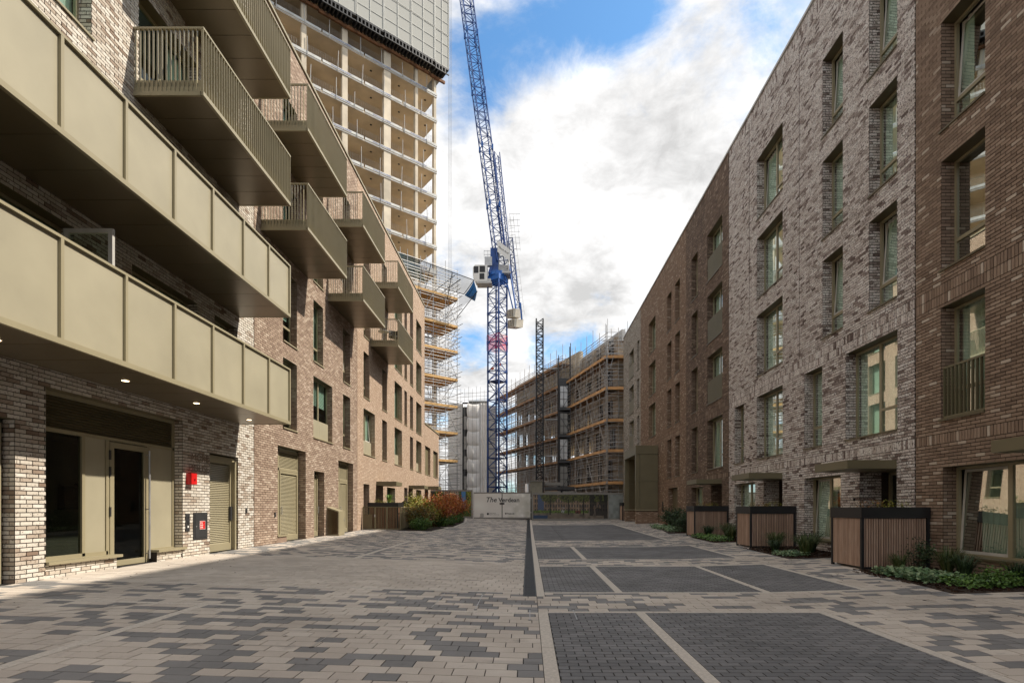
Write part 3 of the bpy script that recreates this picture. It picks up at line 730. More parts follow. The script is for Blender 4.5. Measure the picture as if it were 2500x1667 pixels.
# left neighbour opening (door at frame edge)
o = A.opening(7.55, 8.80, .0, 3.05, .17)
dd = A.louvre_door(7.7, 8.72, zg(8.2) + .01, 3.0, .17, label='door at the left picture edge')
# louvred riser door
A.opening(14.19, 15.57, .0, 3.04, .13)
g = MB(); A.bx(g, 14.19, 15.57, .10, .2, 2.93, 3.04); A.bx(g, 15.40, 15.47, .0, .2, zg(15) + .01, 2.93); A.bx(g, 15.47, 15.57, .12, .2, zg(15), 2.93); g.build('door_frame', M['bronze'], tA)
dd = A.louvre_door(14.19, 15.40, zg(14.8) + .02, 2.93, .12, name='louvred_door', handle=False)
g = MB(); A.bx(g, 15.3, 15.38, .07, .12, 1.22, 1.62); g.build('push_plate', M['charcoal'], dd)
# upper openings behind the balconies
for (a, b) in ((7.4, 9.95), (11.4, 13.65), (14.4, 15.5)):
    A.window(a, b, 4.35, 6.9, .25, 'D' if b - a > 1.5 else 'C', cover=random.choice(['none', 'quarter']))
    A.window(a, b, 7.5, 9.98, .25, 'D' if b - a > 1.5 else 'C', cover=random.choice(['none', 'half']))
A.window(8.2, 10.34, 10.87, 13.2, .25, 'D', cover='half'); A.window(11.6, 13.7, 10.8, 13.1, .25, 'D', cover='quarter', sill=False)
A.window(11.6, 13.7, 13.95, 16.3, .25, 'D', cover='none', sill=False); A.window(8.2, 10.34, 13.95, 16.3, .25, 'D', cover='half')
A.build(); A.core(ya=-12)
A.coping(M['bronze'], -12)
g = MB(); A.bx(g, -12, 5.6, .0, 1.6, -.3, A.zt); g.build('side_wall', M['brick_white'], tA)
SE = [5.42 + 1.277 * i for i in range(9)]
bl = balcony(A, SE[0], 15.64, 4.07, 1.66, solid=True, seams=SE[:-1] + [15.64], soffit_n=12)
for y in (5.5, 7.75, 10.25, 12.45, 14.8):
    g = MB(); c = Vector(A.pt(y, -.74, 4.075)); g.prism([(c.x + .06 * math.cos(t), c.y + .06 * math.sin(t)) for t in [i * math.pi / 6 for i in range(12)]], 4.066, 4.074); g.build('downlight', M['lamp'], bl)
    g = MB(); g.prism([(c.x + .075 * math.cos(t), c.y + .075 * math.sin(t)) for t in [i * math.pi / 6 for i in range(12)]], 4.070, 4.0755); g.build('downlight_rim', M['white'], bl)
balcony(A, SE[0], 15.64, 7.27, 1.55, solid=True, seams=SE[:-1] + [15.64], soffit_n=12)
balcony(A, 11.43, 15.64, 10.6); balcony(A, 11.43, 15.64, 13.8)
# open casement over the lower balcony
g = MB(); yh = 9.72; xa, xb, za, zb2 = XL + .02, XL + .93, 4.6, 6.76; f = .08
for x0, x1, c, e in ((xa, xa + f, za, zb2), (xb - f, xb, za, zb2), (xa + f, xb - f, za, za + f), (xa + f, xb - f, zb2 - f, zb2)): g.box(x0, yh - .03, c, x1, yh + .03, e)
oc = g.build('open_casement', M['white_frame'], tA)
g = MB(); g.quad((xa + f, yh, za + f), (xb - f, yh, za + f), (xb - f, yh, zb2 - f), (xa + f, yh, zb2 - f)); g.build('pane', M['glass'], oc)
# things on the wall
t = thing('alarm_box', 'red alarm sounder box on the whitewashed wall beside the entrance', 'alarm', (XL + .07, 13.3, 2.3))
g = MB(); g.box(XL, 13.2, 2.18, XL + .13, 13.43, 2.46); g.build('housing', M['red'], t)
g = MB(); g.box(XL + .13, 13.205, 2.185, XL + .137, 13.425, 2.455); g.build('cover', M['red'], t)
g = MB(); g.tube((XL + .137, 13.33, 2.3), (XL + .145, 13.33, 2.3), .03, 10); g.build('strobe', M['red_dark'], t)
t = thing('door_entry_panel', 'slim black intercom panel between the entrance and the inlet cabinet', 'intercom', (XL + .01, 13.25, 1.2))
g = MB(); g.box(XL - .005, 13.17, .99, XL + .025, 13.31, 1.44); g.build('plate', M['charcoal'], t)
g = MB(); g.box(XL + .025, 13.215, 1.08, XL + .03, 13.265, 1.13); g.build('reader', M['white'], t)
g = MB(); g.tube((XL + .02, 13.24, 1.34), (XL + .032, 13.24, 1.34), .02, 8); g.build('camera_eye', M['black'], t)
g = MB()
for i in range(4): g.box(XL + .025, 13.20, 1.17 + i * .025, XL + .029, 13.28, 1.18 + i * .025)
g.build('speaker_grille', M['black'], t)
t = thing('inlet_cabinet', 'charcoal dry riser inlet cabinet with a red sign on its door', 'cabinet', (XL + .02, 13.75, 1.1))
g = MB(); g.box(XL - .01, 13.47, .76, XL + .02, 14.05, 1.46); g.build('frame', M['charcoal'], t)
g = MB(); g.box(XL + .02, 13.52, .81, XL + .03, 14.0, 1.41); dr2 = g.build('door', M['charcoal'], t)
g = MB(); g.box(XL + .03, 13.70, 1.02, XL + .034, 13.93, 1.24); g.build('sign_plate', M['white'], dr2)
g = MB(); g.box(XL + .034, 13.708, 1.028, XL + .036, 13.922, 1.232); g.build('sign_face', M['red'], dr2)
for i, w in enumerate(('Dry', 'riser', 'inlet')): text_mesh('lettering', w, .066, (XL + .037, 13.715, 1.17 - i * .058), (0, 1, 0), (0, 0, 1), M['white'], dr2, ext=.001, bold=.001)
g = MB(); g.tube((XL + .03, 13.56, 1.1), (XL + .04, 13.56, 1.1), .014, 8); g.build('lock', M['steel'], dr2)
for k, (a, b) in enumerate(((16.0, 1.5), (17.82, 1.35))):
    t = thing('key_switch', 'small black key switch on the pale brick pier' if k == 0 else 'small black key switch on plum brick left of the tall louvred doors', 'switch', (XL, a, b))
    g = MB(); g.box(XL - .005, a - .035, b - .08, XL + .03, a + .035, b + .08); g.build('case', M['charcoal'], t); g = MB(); g.tube((XL + .03, a, b + .03), (XL + .036, a, b + .03), .012, 6); g.build('keyhole', M['steel'], t)
t = thing('building_name', 'faint dark lettering on the brick above the red alarm box', 'lettering', (XL + .01, 13.6, 2.6))
text_mesh('lettering', 'MORE', .27, (XL + .012, 13.38, 2.80), (0, 1, 0), (0, 0, 1), M['ghost_text'], t, ext=.002)
text_mesh('lettering', 'HOUSE', .27, (XL + .012, 13.27, 2.52), (0, 1, 0), (0, 0, 1), M['ghost_text'], t, ext=.002)

# -- block B: plum brick
tB = thing('apartment_block', 'plum brown brick block with louvred plant doors and four barred balconies', 'building', (XL, 21, gz(XL, 21)))
B = Facade(XL, 1, 16.49, 26.4, 18.37, M['brick_plum'], M['mortar_mid'], tB)
for z0, z1 in ((4.44, 6.9), (7.5, 9.95), (10.75, 13.1), (13.95, 16.3)):
    w, q = B.window(18.42, 19.53, z0, z1, .24, 'C', cover='blind')
    if z0 < 5:
        w, q = B.window(21.03, 23.06, z0, z1, .22, 'D', cover='blind', panel=.82); B.flatpanel(w, q[0] + .05, q[1] - .05, q[2], q[2] + .8, q[4])
    else: B.window(21.03, 22.02, z0, z1, .22, 'C', cover='blind')
    B.window(24.40, 25.38, z0, z1, .26, 'C', cover='none' if z0 > 5 else 'blind', tilt=z0 > 5)
# plant doors
B.opening(18.04, 20.30, .0, 3.72, .30); d = .28
g = MB()
for a, b, c, e in ((18.04, 18.11, .6, 3.72), (20.2, 20.3, .3, 3.72), (18.62, 18.72, .4, 3.72), (18.04, 20.3, 3.6, 3.72), (18.11, 20.2, 2.93, 3.02)): B.bx(g, a, b, d, d + .07, c, e)
fr = g.build('door_frame', M['bronze'], tB)
B.louvre(18.11, 18.62, .62, 2.93, d, fr); B.louvre(18.11, 18.62, 3.02, 3.6, d, fr); B.louvre(18.72, 20.2, 3.02, 3.6, d, fr)
g = MB(); B.bx(g, 18.0, 18.75, -.04, d + .03, .58, .63); g.build('sill', M['bronze'], fr)
g = MB(); B.bx(g, 18.0, 18.70, .0, d, -.1, .58); g.build('plinth', M['brick_plum'], tB)
B.louvre_door(18.74, 20.19, zg(19.5) + .01, 2.92, d, name='louvred_door')
B.opening(21.10, 22.15, .0, 3.05, .28); B.louvre_door(21.12, 22.10, zg(21.5) + .01, 2.98, .27, name='louvred_door', far=False)
B.opening(23.8, 25.8, .0, 3.75, .28); g = MB()
for a, b, c, e in ((23.8, 23.87, .4, 3.75), (25.7, 25.8, .4, 3.75), (24.55, 24.62, .4, 3.75), (23.8, 25.8, 3.66, 3.75), (23.87, 25.7, 2.85, 2.95)): B.bx(g, a, b, d - .02, d + .07, c, e)
fr = g.build('door_frame', M['bronze'], tB); B.louvre(23.87, 24.55, 2.95, 3.66, .27, fr); B.louvre(24.62, 25.7, 2.95, 3.66, .27, fr)
B.louvre_door(23.88, 24.55, zg(24) + .01, 2.84, .27, name='louvred_door', handle=False); B.louvre_door(24.63, 25.69, zg(24) + .01, 2.84, .27, name='louvred_door')
B.build(); B.core(); B.coping(M['bronze'])
for z in (10.55, 13.75): balcony(B, 16.87, 20.5, z, 1.52); balcony(B, 22.54, 25.95, z - .05, 1.52)
# -- block C: pink buff brick
tC = thing('apartment_block', 'pink buff brick block beyond the plum one with canopies over its doors', 'building', (XL, 35, gz(XL, 35)))
C = Facade(XL, 1, 26.43, 43.6, 18.37, M['brick_pink'], M['mortar_mid'], tC)
for z0, z1 in ((4.42, 6.83), (7.45, 9.83), (10.65, 12.95), (13.87, 16.23)):
    low = z0 < 5
    w, q = C.window(27.44, 29.48 if low else 28.48, z0, z1, .25, 'D' if low else 'C', panel=.8 if low else 0, cover='curtain' if low else 'none', tilt=low)
    if low: C.flatpanel(w, q[0] + .05, q[1] - .05, q[2], q[2] + .78, q[4])
    C.window(30.95, 32.0, z0, z1, .25, 'C', cover='none')
    w, q = C.window(33.82, 35.82, z0, z1, .3, 'D', panel=.75 if low else 0, cover='half')
    if low: C.flatpanel(w, q[0] + .05, q[1] - .05, q[2], q[2] + .73, q[4])
    C.window(38.22, 39.26, z0, z1, .3, 'C', cover='none')
    if not low: C.window(36.5, 37.3, z0, z1, .3, 'C', cover='none')
    w, q = C.window(40.36, 42.35, z0, z1, .3, 'D', panel=.75 if low else 0, cover='half')
    if low: C.flatpanel(w, q[0] + .05, q[1] - .05, q[2], q[2] + .73, q[4])
def frontdoor(F, y0, y1, z1, d=.9, col='bronze_dark', side=.35, lab=None):
    """deep porch with a front door and a side light"""
    F.opening(y0, y1, .0, z1, d); zb = gz(F.X, y0) + .02; ym = y0 + (y1 - y0) * (1 - side); g = MB()
    for a, b, c, e in ((y0, y0 + .07, zb, z1), (y1 - .07, y1, zb, z1), (ym - .04, ym + .04, zb, z1), (y0, y1, z1 - .07, z1)): F.bx(g, a, b, d, d + .07, c, e)
    fr = g.build('door_frame', M['bronze'], F.root)
    g = MB(); F.bx(g, y0 + .07, ym - .04, d + .01, d + .055, zb, z1 - .07); dd = g.build('front_door', M[col], F.root)
    h = MB(); F.bx(h, ym - .14, ym - .11, d - .05, d, zb + .9, zb + 1.3); h.build('handle', M['steel'], dd)
    g = MB(); g.quad(F.pt(ym + .04, d + .03, zb), F.pt(y1 - .07, d + .03, zb), F.pt(y1 - .07, d + .03, z1 - .07), F.pt(ym + .04, d + .03, z1 - .07)); g.build('pane', M['glass'], fr)
    g = MB(); F.bx(g, y0, y1, .02, d, -.1, zb); g.build('threshold', M['strip'], F.root)
frontdoor(C, 27.43, 28.44, 2.87, .35); frontdoor(C, 29.69, 31.17, 2.89); C.window(32.0, 33.98, .75, 2.87, .3, 'W', cover='curtain')
C.window(36.45, 37.45, .9, 2.98, .3, 'C', cover='none'); frontdoor(C, 37.74, 39.13, 3.0); C.window(40.35, 42.3, .9, 2.99, .3, 'W', cover='curtain')
C.build(); C.core(); C.coping(M['bronze'])
C.canopy(29.75, 31.1, 1.14, 2.86, .23); C.canopy(37.8, 39.2, 1.14, 2.98, .23)
for z in (10.42, 13.6): balcony(C, 28.6, 32.3, z, 1.5)
# -- block D: low annex
tD = thing('low_building', 'low pink brick end building behind the hoarding with two tall shuttered openings', 'building', (XL, 47, gz(XL, 47)))
Dn = Facade(XL, 1, 43.63, 50.6, 8.62, M['brick_pink'], M['mortar_mid'], tD, near_faces=False)
for a, b in ((43.85, 46.2), (47.62, 50.0)):
    w, q = Dn.window(a, b, 4.43, 6.8, .25, 'D', cover='none'); Dn.flatpanel(w, q[0] + .05, q[1] - .05, q[2] + .05, q[3] - .05, q[4], 2, M['olive'])
frontdoor(Dn, 44.0, 45.2, 3.0)
Dn.build(); Dn.core(floors=(3.3,)); Dn.coping(M['bronze']); Dn.canopy(43.75, 45.2, 1.14, 3.15, .25)

# ================================================================== RIGHT ROW
BANDS = ((2.98, 1), (6.05, 2), (17.25, 2))
SILL = (3.525, 6.825, 9.9, 13.05); HEAD = (6.0, 9.225, 12.3, 15.45)
t1 = thing('terraced_block', 'mid brown brick block at the right edge with tall openings', 'building', (XR, 9, gz(XR, 9)))
E = Facade(XR, -1, 4.8, 12.33, 17.78, M['brick_brown'], M['mortar_dark'], t1, BANDS)
for i in range(4):
    w, q = E.window(10.46, 11.57, SILL[i], HEAD[i], .29, 'C', cover=('curtain', 'none', 'quarter', 'quarter')[i], tilt=i == 2)
    E.window(6.2, 7.3, SILL[i], HEAD[i], .29, 'C', cover='curtain')
    if i == 0:   # barred guard
        g = MB(); E.bx(g, 10.47, 11.56, .03, .08, q[2] + 1.12, q[2] + 1.16); E.bx(g, 10.47, 11.56, .03, .08, q[2] + .03, q[2] + .07); gd = g.build('guard_rail', M['olive'], t1)
        for k in range(11): g = MB(); yy = 10.49 + k * .105; E.bx(g, yy, yy + .014, .025, .085, q[2] + .07, q[2] + 1.12); g.build('baluster', M['olive'], gd)
E.window(8.95, 11.53, .55, 2.475, .3, 'W', cover='none', tilt=True, label='wide ground floor window with green curtains')
for a, b, o in ((9.0, 10.1, 0), (10.3, 11.45, .05)):
    n = 24; g = MB(); pts = [(a + (b - a) * i / n, .80 + .03 * math.sin(i * 2.1)) for i in range(n + 1)]
    for i in range(n): g.quad(E.pt(*pts[i], .6), E.pt(*pts[i + 1], .6), E.pt(*pts[i + 1], 2.4), E.pt(*pts[i], 2.4))
    g.build('curtain', M['curtain'], t1, smooth=True)
frontdoor(E, 7.45, 8.7, 2.475, .9)
E.build(); E.core(ya=-12); E.coping(M['coping'], -12); E.canopy(7.4, 8.95, 1.22, 2.52)
g = MB(); E.bx(g, -12, 4.8, .0, 1.6, -.3, E.zt); g.build('side_wall', M['brick_brown'], t1)

t2 = thing('terraced_block', 'grey whitewashed brick block with the largest windows in the right row', 'building', (XR, 18, gz(XR, 18)))
F = Facade(XR, -1, 12.36, 23.8, 17.78, M['brick_dusky'], M['mortar_dark'], t2, BANDS)
cv = {1: ('half', 'curtain', 'half'), 2: ('curtain', 'half', 'half'), 3: ('half', 'quarter', 'half')}
for i in range(1, 4):
    F.window(12.96, 14.02, SILL[i], HEAD[i], .29, 'C', cover=cv[i][0], tilt=i != 2); F.window(15.19, 16.24, SILL[i], HEAD[i], .29, 'C', cover=cv[i][1], tilt=i != 2)
for i in range(0, 4): F.window(18.78, 20.9, SILL[i], HEAD[i], .29, 'D', cover='curtain' if i < 2 else 'half', tilt=i == 3)
F.window(12.95, 15.05, SILL[0], HEAD[0], .29, 'D', cover='curtain'); F.window(16.26, 17.3, SILL[0], HEAD[0], .29, 'C', cover='curtain'); F.window(22.15, 23.15, SILL[0], HEAD[0], .29, 'C', cover='curtain')
F.window(15.3, 17.3, .55, 2.55, .29, 'W', cover='half', tilt=True); frontdoor(F, 12.97, 14.42, 2.55, .8, 'charcoal', .45)
F.window(21.05, 23.15, .6, 2.6, .29, 'W', cover='curtain'); frontdoor(F, 18.8, 20.3, 2.6, .8, 'bronze', .4)
F.build(); F.core(); F.coping(M['coping'])
F.canopy(12.97, 14.46, 1.22, 2.56); F.canopy(18.8, 20.4, 1.2, 2.64)
for y in (17.62, 21.6):
    for z0, z1 in ((9.3, 17.2),): g = MB(); F.bx(g, y, y + .02, -.003, .004, z0 if y > 20 else 6.6, z1); g.build('movement_joint', M['mortar_dark'], t2)
g = MB(); F.bx(g, 14.62, 14.66, -.04, 0, 1.78, 1.86); g.build('door_bell', M['black'], t2)

t3 = thing('terraced_block', 'dark brown brick block with ribbed olive guards across its windows', 'building', (XR, 27, gz(XR, 27)))
G = Facade(XR, -1, 23.83, 30.2, 17.78, M['brick_dark'], M['mortar_dark'], t3, BANDS, near_faces=True)
for i in range(4):
    w, q = G.window(24.62, 26.68, SILL[i], HEAD[i], .29, 'D', cover='curtain' if i != 2 else 'half', tilt=i == 0)
    if i:
        g = MB(); n = 26
        for k in range(n): yy = q[0] + .03 + (q[1] - q[0] - .06) * k / n; G.bx(g, yy, yy + .035, -.0, .02, q[2] + .03, q[2] + 1.14)
        G.bx(g, q[0] + .02, q[1] - .02, .02, .035, q[2] + .03, q[2] + 1.15); g.build('ribbed_guard', M['olive'], t3)
    G.window(28.2, 29.28, SILL[i], HEAD[i], .29, 'C', cover='quarter', tilt=True)
G.window(27.3, 29.3, .75, 2.7, .29, 'W', cover='half', tilt=True); frontdoor(G, 24.68, 26.1, 2.7, .8)
G.build(); G.core(); G.coping(M['coping']); G.canopy(24.68, 26.2, 1.2, 2.73)
t4 = thing('terraced_block', 'red brown brick block with paired slit windows above the entrance porch', 'building', (XR, 36, gz(XR, 36)))
H = Facade(XR, -1, 30.23, 42.4, 17.78, M['brick_red'], M['mortar_dark'], t4, BANDS, near_faces=False)
for i in range(4):
    H.window(31.5, 32.55, SILL[i], HEAD[i], .29, 'C', cover='none'); H.window(33.35, 34.4, SILL[i], HEAD[i], .29, 'C', cover='none')
    if i: H.window(37.55, 39.65, SILL[i], HEAD[i], .29, 'D', cover='half')
H.opening(32.0, 34.1, .0, 2.85, .3); g = MB()
for a, b in ((32.02, 33.03), (33.06, 34.08)): 
    g = MB(); H.bx(g, a, b, .28, .33, gz(XR, 33) + .02, 2.82); g.build('plant_door', M['bronze_dark'], t4)
H.build(); H.core(); H.coping(M['coping'])
g = MB(); H.bx(g, 35.35, 35.6, -.03, .01, 1.35, 2.0); g.build('meter_box', M['black'], t4)
t5 = thing('terraced_block', 'pale grey brick block at the far end of the right row', 'building', (XR, 46, gz(XR, 46)))
K = Facade(XR, -1, 42.43, 50.1, 17.78, M['brick_grey'], M['mortar_dark'], t5, (), near_faces=False)
for i in range(4):
    K.window(43.0, 43.9, SILL[i], HEAD[i], .29, 'C', cover='none'); w, q = K.window(45.26, 47.3, SILL[i], HEAD[i], .29, 'D', cover='half')
    if i: g = MB(); K.bx(g, q[0] + .02, q[1] - .02, 0, .03, q[2] + .03, q[2] + 1.15); g.build('ribbed_guard', M['olive'], t5)
K.build(); K.core(); K.coping(M['coping'])

# -- entrance porch: tall box of olive panels on a brick base
pt = thing('entrance_porch', 'two storey olive metal panelled porch on a brown brick base', 'porch', (8.35, 38.9, gz(8.35, 38.9)))
Y0, Y1, X0, X1, ZT, ZB = 36.7, 41.1, 7.57, 9.12, 5.97, 1.42
g = MB()
for z0, z1 in ((5.35, ZT), ): g.box(X0, Y0, z0, X1, Y1, z1)
g.box(X0 + .02, Y0 + .05, 1.45, X1, Y0 + .28, 5.35); g.box(X0 + .02, Y1 - .3, 1.45, X1, Y1 - .05, 5.35); g.box(X1 - .1, Y0 + .28, .5, X1, Y1 - .3, 5.35); g.build('carcass', M['olive'], pt)
for a, b in ((X0, X0 + .27), (X0 + .285, X1)):
    for c, e in ((1.5, 3.42), (3.44, 5.32), (5.36, ZT - .02)):
        g = MB(); g.box(a + .004, Y0 - .012, c, b - .004, Y0 + .05, e); g.build('cladding_panel', M['olive'], pt)
for c, e in ((1.5, 3.42), (3.44, 5.32)):
    for a, b in ((Y0 - .01, Y0 + .26), (Y1 - .3, Y1)): g = MB(); g.box(X0 - .012, a, c, X0 + .02, b, e); g.build('cladding_panel', M['olive'], pt)
    g = MB(); g.box(X0 + .3, Y1 - .33, c, X1 - .12, Y1 - .305, e); g.build('cladding_panel', M['bronze_dark'], pt)
g = MB(); g.box(X0 - .012, Y0 + .0, 5.34, X0 + .0, Y1, ZT - .02); g.build('fascia_panel', M['olive'], pt)
for ya, yb in ((Y0, Y0 + .3), (Y1 - .32, Y1)):
    g = MB(); z = gz(8.3, ya) - .05; g.box(X0 + .03, ya + .03, z, X1, yb, ZB - .03); bs = g.build('base_wall', M['mortar_dark'], pt)
    q = []; rr = []; k = 0; zz = z
    while zz < ZB - .1:
        x = X0 + .02 - (k % 2) * .1125
        while x < X1:
            u, v = max(x, X0 + .02), min(x + .215, X1); x += .225
            if v - u > .03: q.append([(u, ya + .02, zz), (v, ya + .02, zz), (v, ya + .02, zz + .065), (u, ya + .02, zz + .065)]); rr.append(random.random())
        q.append([(X0 + .02, yb, zz), (X0 + .02, ya + .02, zz), (X0 + .02, ya + .02, zz + .065), (X0 + .02, yb, zz + .065)]); rr.append(random.random()); zz += .075; k += 1
    quads_obj('bricks', q, rr, M['brick_red'], pt, 'stuff')
    g = MB(); g.box(X0 - .02, ya - .03, ZB - .03, X1, yb + .02, ZB + .06); g.build('base_sill', M['bronze'], pt)
g = MB(); g.box(X1 - .3, 38.9, 2.3, X1 - .12, 39.05, 2.6); g.build('wall_lamp', M['charcoal'], pt)

# ================================================================== BIN STORES
def bin_store(name_label, x0, x1, y0, y1, h, street, wood='cedar', plants=True, sidefaces=('front', 'street')):
    xs = x0 if street < 0 else x1; zb = max(gz(xs, y0), .0) + .0; zt = zb + h
    t = thing('bin_store', name_label, 'bin store', ((x0 + x1) / 2, (y0 + y1) / 2, zb), 'timber bin stores along the fronts')
    p = .06
    for x in (x0, x1 - p):
        for y in (y0, y1 - p): MB().box(x, y, zb - .03, x + p, y + p, zt - .25).build('corner_post', M['black'], t)
    g = MB(); g.box(x0 - .01, y0 - .01, zt - .25, x1 + .01, y0 + .03, zt); g.box(x0 - .01, y1 - .03, zt - .25, x1 + .01, y1 + .01, zt); g.box(x0 - .01, y0 + .03, zt - .25, x0 + .03, y1 - .03, zt); g.box(x1 - .03, y0 + .03, zt - .25, x1 + .01, y1 - .03, zt)
    g.box(x0 + .03, y0 + .03, zt - .10, x1 - .03, y1 - .03, zt - .05); g.build('roof_tray', M['black'], t)
    g = MB(); g.box(x0 + .10, y0 + .10, zb + .03, x1 - .08, y1 - .08, zt - .26); g.build('liner', M['black'], t)
    for a, b in ((x0, x1),): g = MB(); g.box(a + p, y0 + .02, zb + .0, b - p, y0 + .05, zb + .06); g.build('kick_rail', M['black'], t)
    hh = h - .25 - .07; pitch = .0556
    m1 = MB(); m1.box(0, 0, 0, .031, .03, hh); me = m1.mesh('slat', M[wood]); m2 = MB(); m2.box(0, 0, 0, .03, .034, hh); me2 = m2.mesh('slat', M[wood])
    base = t.location; n = int((x1 - x0 - 2 * p) / pitch)
    for i in range(n):
        x = x0 + p + .006 + i * (x1 - x0 - 2 * p) / n; o = bpy.data.objects.new('slat', me); o.parent = t; o.location = Vector((x, y0 + .015, zb + .065)) - base; COL.objects.link(o)
    n = int((y1 - y0 - 2 * p) / pitch)
    for i in range(n):
        y = y0 + p + .006 + i * (y1 - y0 - 2 * p) / n; o = bpy.data.objects.new('slat', me2); o.parent = t; o.location = Vector(((x0 + .012) if street < 0 else (x1 - .04), y, zb + .065)) - base; COL.objects.link(o)
    return t, zt - .05
BS = []
BS.append(bin_store('cedar slatted bin store nearest the camera in front of the whitewashed block', 7.57, 9.12, 11.86, 13.06, 1.42, -1))
BS.append(bin_store('cedar slatted bin store second from the camera on the right', 7.57, 9.12, 17.8, 19.0, 1.42, -1))
BS.append(bin_store('cedar slatted bin store third from the camera before the dark brown block', 7.57, 9.12, 23.8, 25.0, 1.42, -1))
BS.append(bin_store('narrow looking cedar bin store half hidden behind the olive porch', 7.62, 9.12, 42.3, 43.5, 1.45, -1))
BS.append(bin_store('dark red slatted bin store behind the metal railing on the left', -8.55, -6.95, 27.9, 29.1, 1.45, 1, 'cedar_dark'))
BS.append(bin_store('black topped bin store behind the autumn shrubs', -8.55, -6.95, 35.4, 36.6, 1.45, 1, 'cedar_dark'))

# -- railing on the left
rl = thing('railing', 'brown metal bar railing with gate in front of the dark slatted bin store', 'railing', (-7.6, 27.2, gz(-7.6, 27.2)))
zb = .46; X0, X1 = -8.6, -6.62
g = MB(); g.box(X0, 27.18, zb, X1, 27.24, zb + .06); g.build('bottom_rail', M['olive'], rl)
g = MB(); g.box(X0, 27.19, zb + 1.15, X1, 27.23, zb + 1.19); g.build('top_rail', M['olive'], rl)
for x in (X0, -8.0, -7.4, X1 - .06): g = MB(); g.box(x, 27.17, zb, x + .06, 27.25, zb + 1.17); g.build('post', M['olive'], rl)
bmsh = MB().box(-.008, -.008, 0, .008, .008, 1.1).mesh('bar', M['olive'])
for i in range(24):
    x = X0 + .1 + i * .079; o = bpy.data.objects.new('bar', bmsh); o.parent = rl; o.location = Vector((x, 27.21, zb + .055)) - rl.location; COL.objects.link(o)
g = MB(); g.box(X0 + .06, 27.16, zb + .06, -8.1, 27.18, zb + .8); g.build('mesh_panel', M['bronze_dark'], rl)
g = MB(); g.box(-8.0, 27.14, zb + .65, -7.93, 27.19, zb + .78); g.build('latch', M['steel'], rl)
g = MB(); g.box(X1 - .05, 27.25, zb - .02, X1, 29.2, zb + .05); g.box(X1 - .05, 27.25, zb + 1.13, X1, 29.2, zb + 1.17)
for i in range(20): y = 27.3 + i * .095; g.box(X1 - .03, y, zb + .04, X1 - .014, y + .014, zb + 1.14)
g.build('side_rail', M['olive'], rl)
# -- riser cabinet kiosk
kk = thing('kiosk_cabinet', 'champagne metal wedge topped service cabinet standing before the louvred doors', 'cabinet', (-8.4, 22.75, gz(-8.4, 22.75)))
zb = gz(-8.4, 22.7); g = MB(); a, b = 22.4, 23.12; xa, xb = XL, -8.12
g.v += [(xa, a, zb), (xb, a, zb), (xb, b, zb), (xa, b, zb), (xa, a, 1.63), (xb, a, 1.44), (xb, b, 1.44), (xa, b, 1.63)]
g.f += [(0, 3, 2, 1), (4, 5, 6, 7), (0, 1, 5, 4), (1, 2, 6, 5), (2, 3, 7, 6), (3, 0, 4, 7)]; g.r += [0] * 6; g.build('carcass', M['bronze'], kk)
g = MB(); g.quad((xa + .03, a - .004, zb + .05), (xb - .03, a - .004, zb + .05), (xb - .03, a - .004, 1.40), (xa + .03, a - .004, 1.56))
m, nt, bb = new_mat('glossy bronze sheet'); bb.inputs['Base Color'].default_value = (.05, .03, .012, 1); bb.inputs['Roughness'].default_value = .12; bb.inputs['Specular IOR Level'].default_value = .9; M['gloss'] = m
g.build('polished_side', m, kk)
g = MB(); g.box(xb, a + .04, zb + .05, xb + .008, b - .04, 1.38); dk = g.build('door', M['bronze'], kk); g = MB(); g.box(xb + .008, b - .1, 1.0, xb + .02, b - .07, 1.12); g.build('handle', M['steel'], dk)

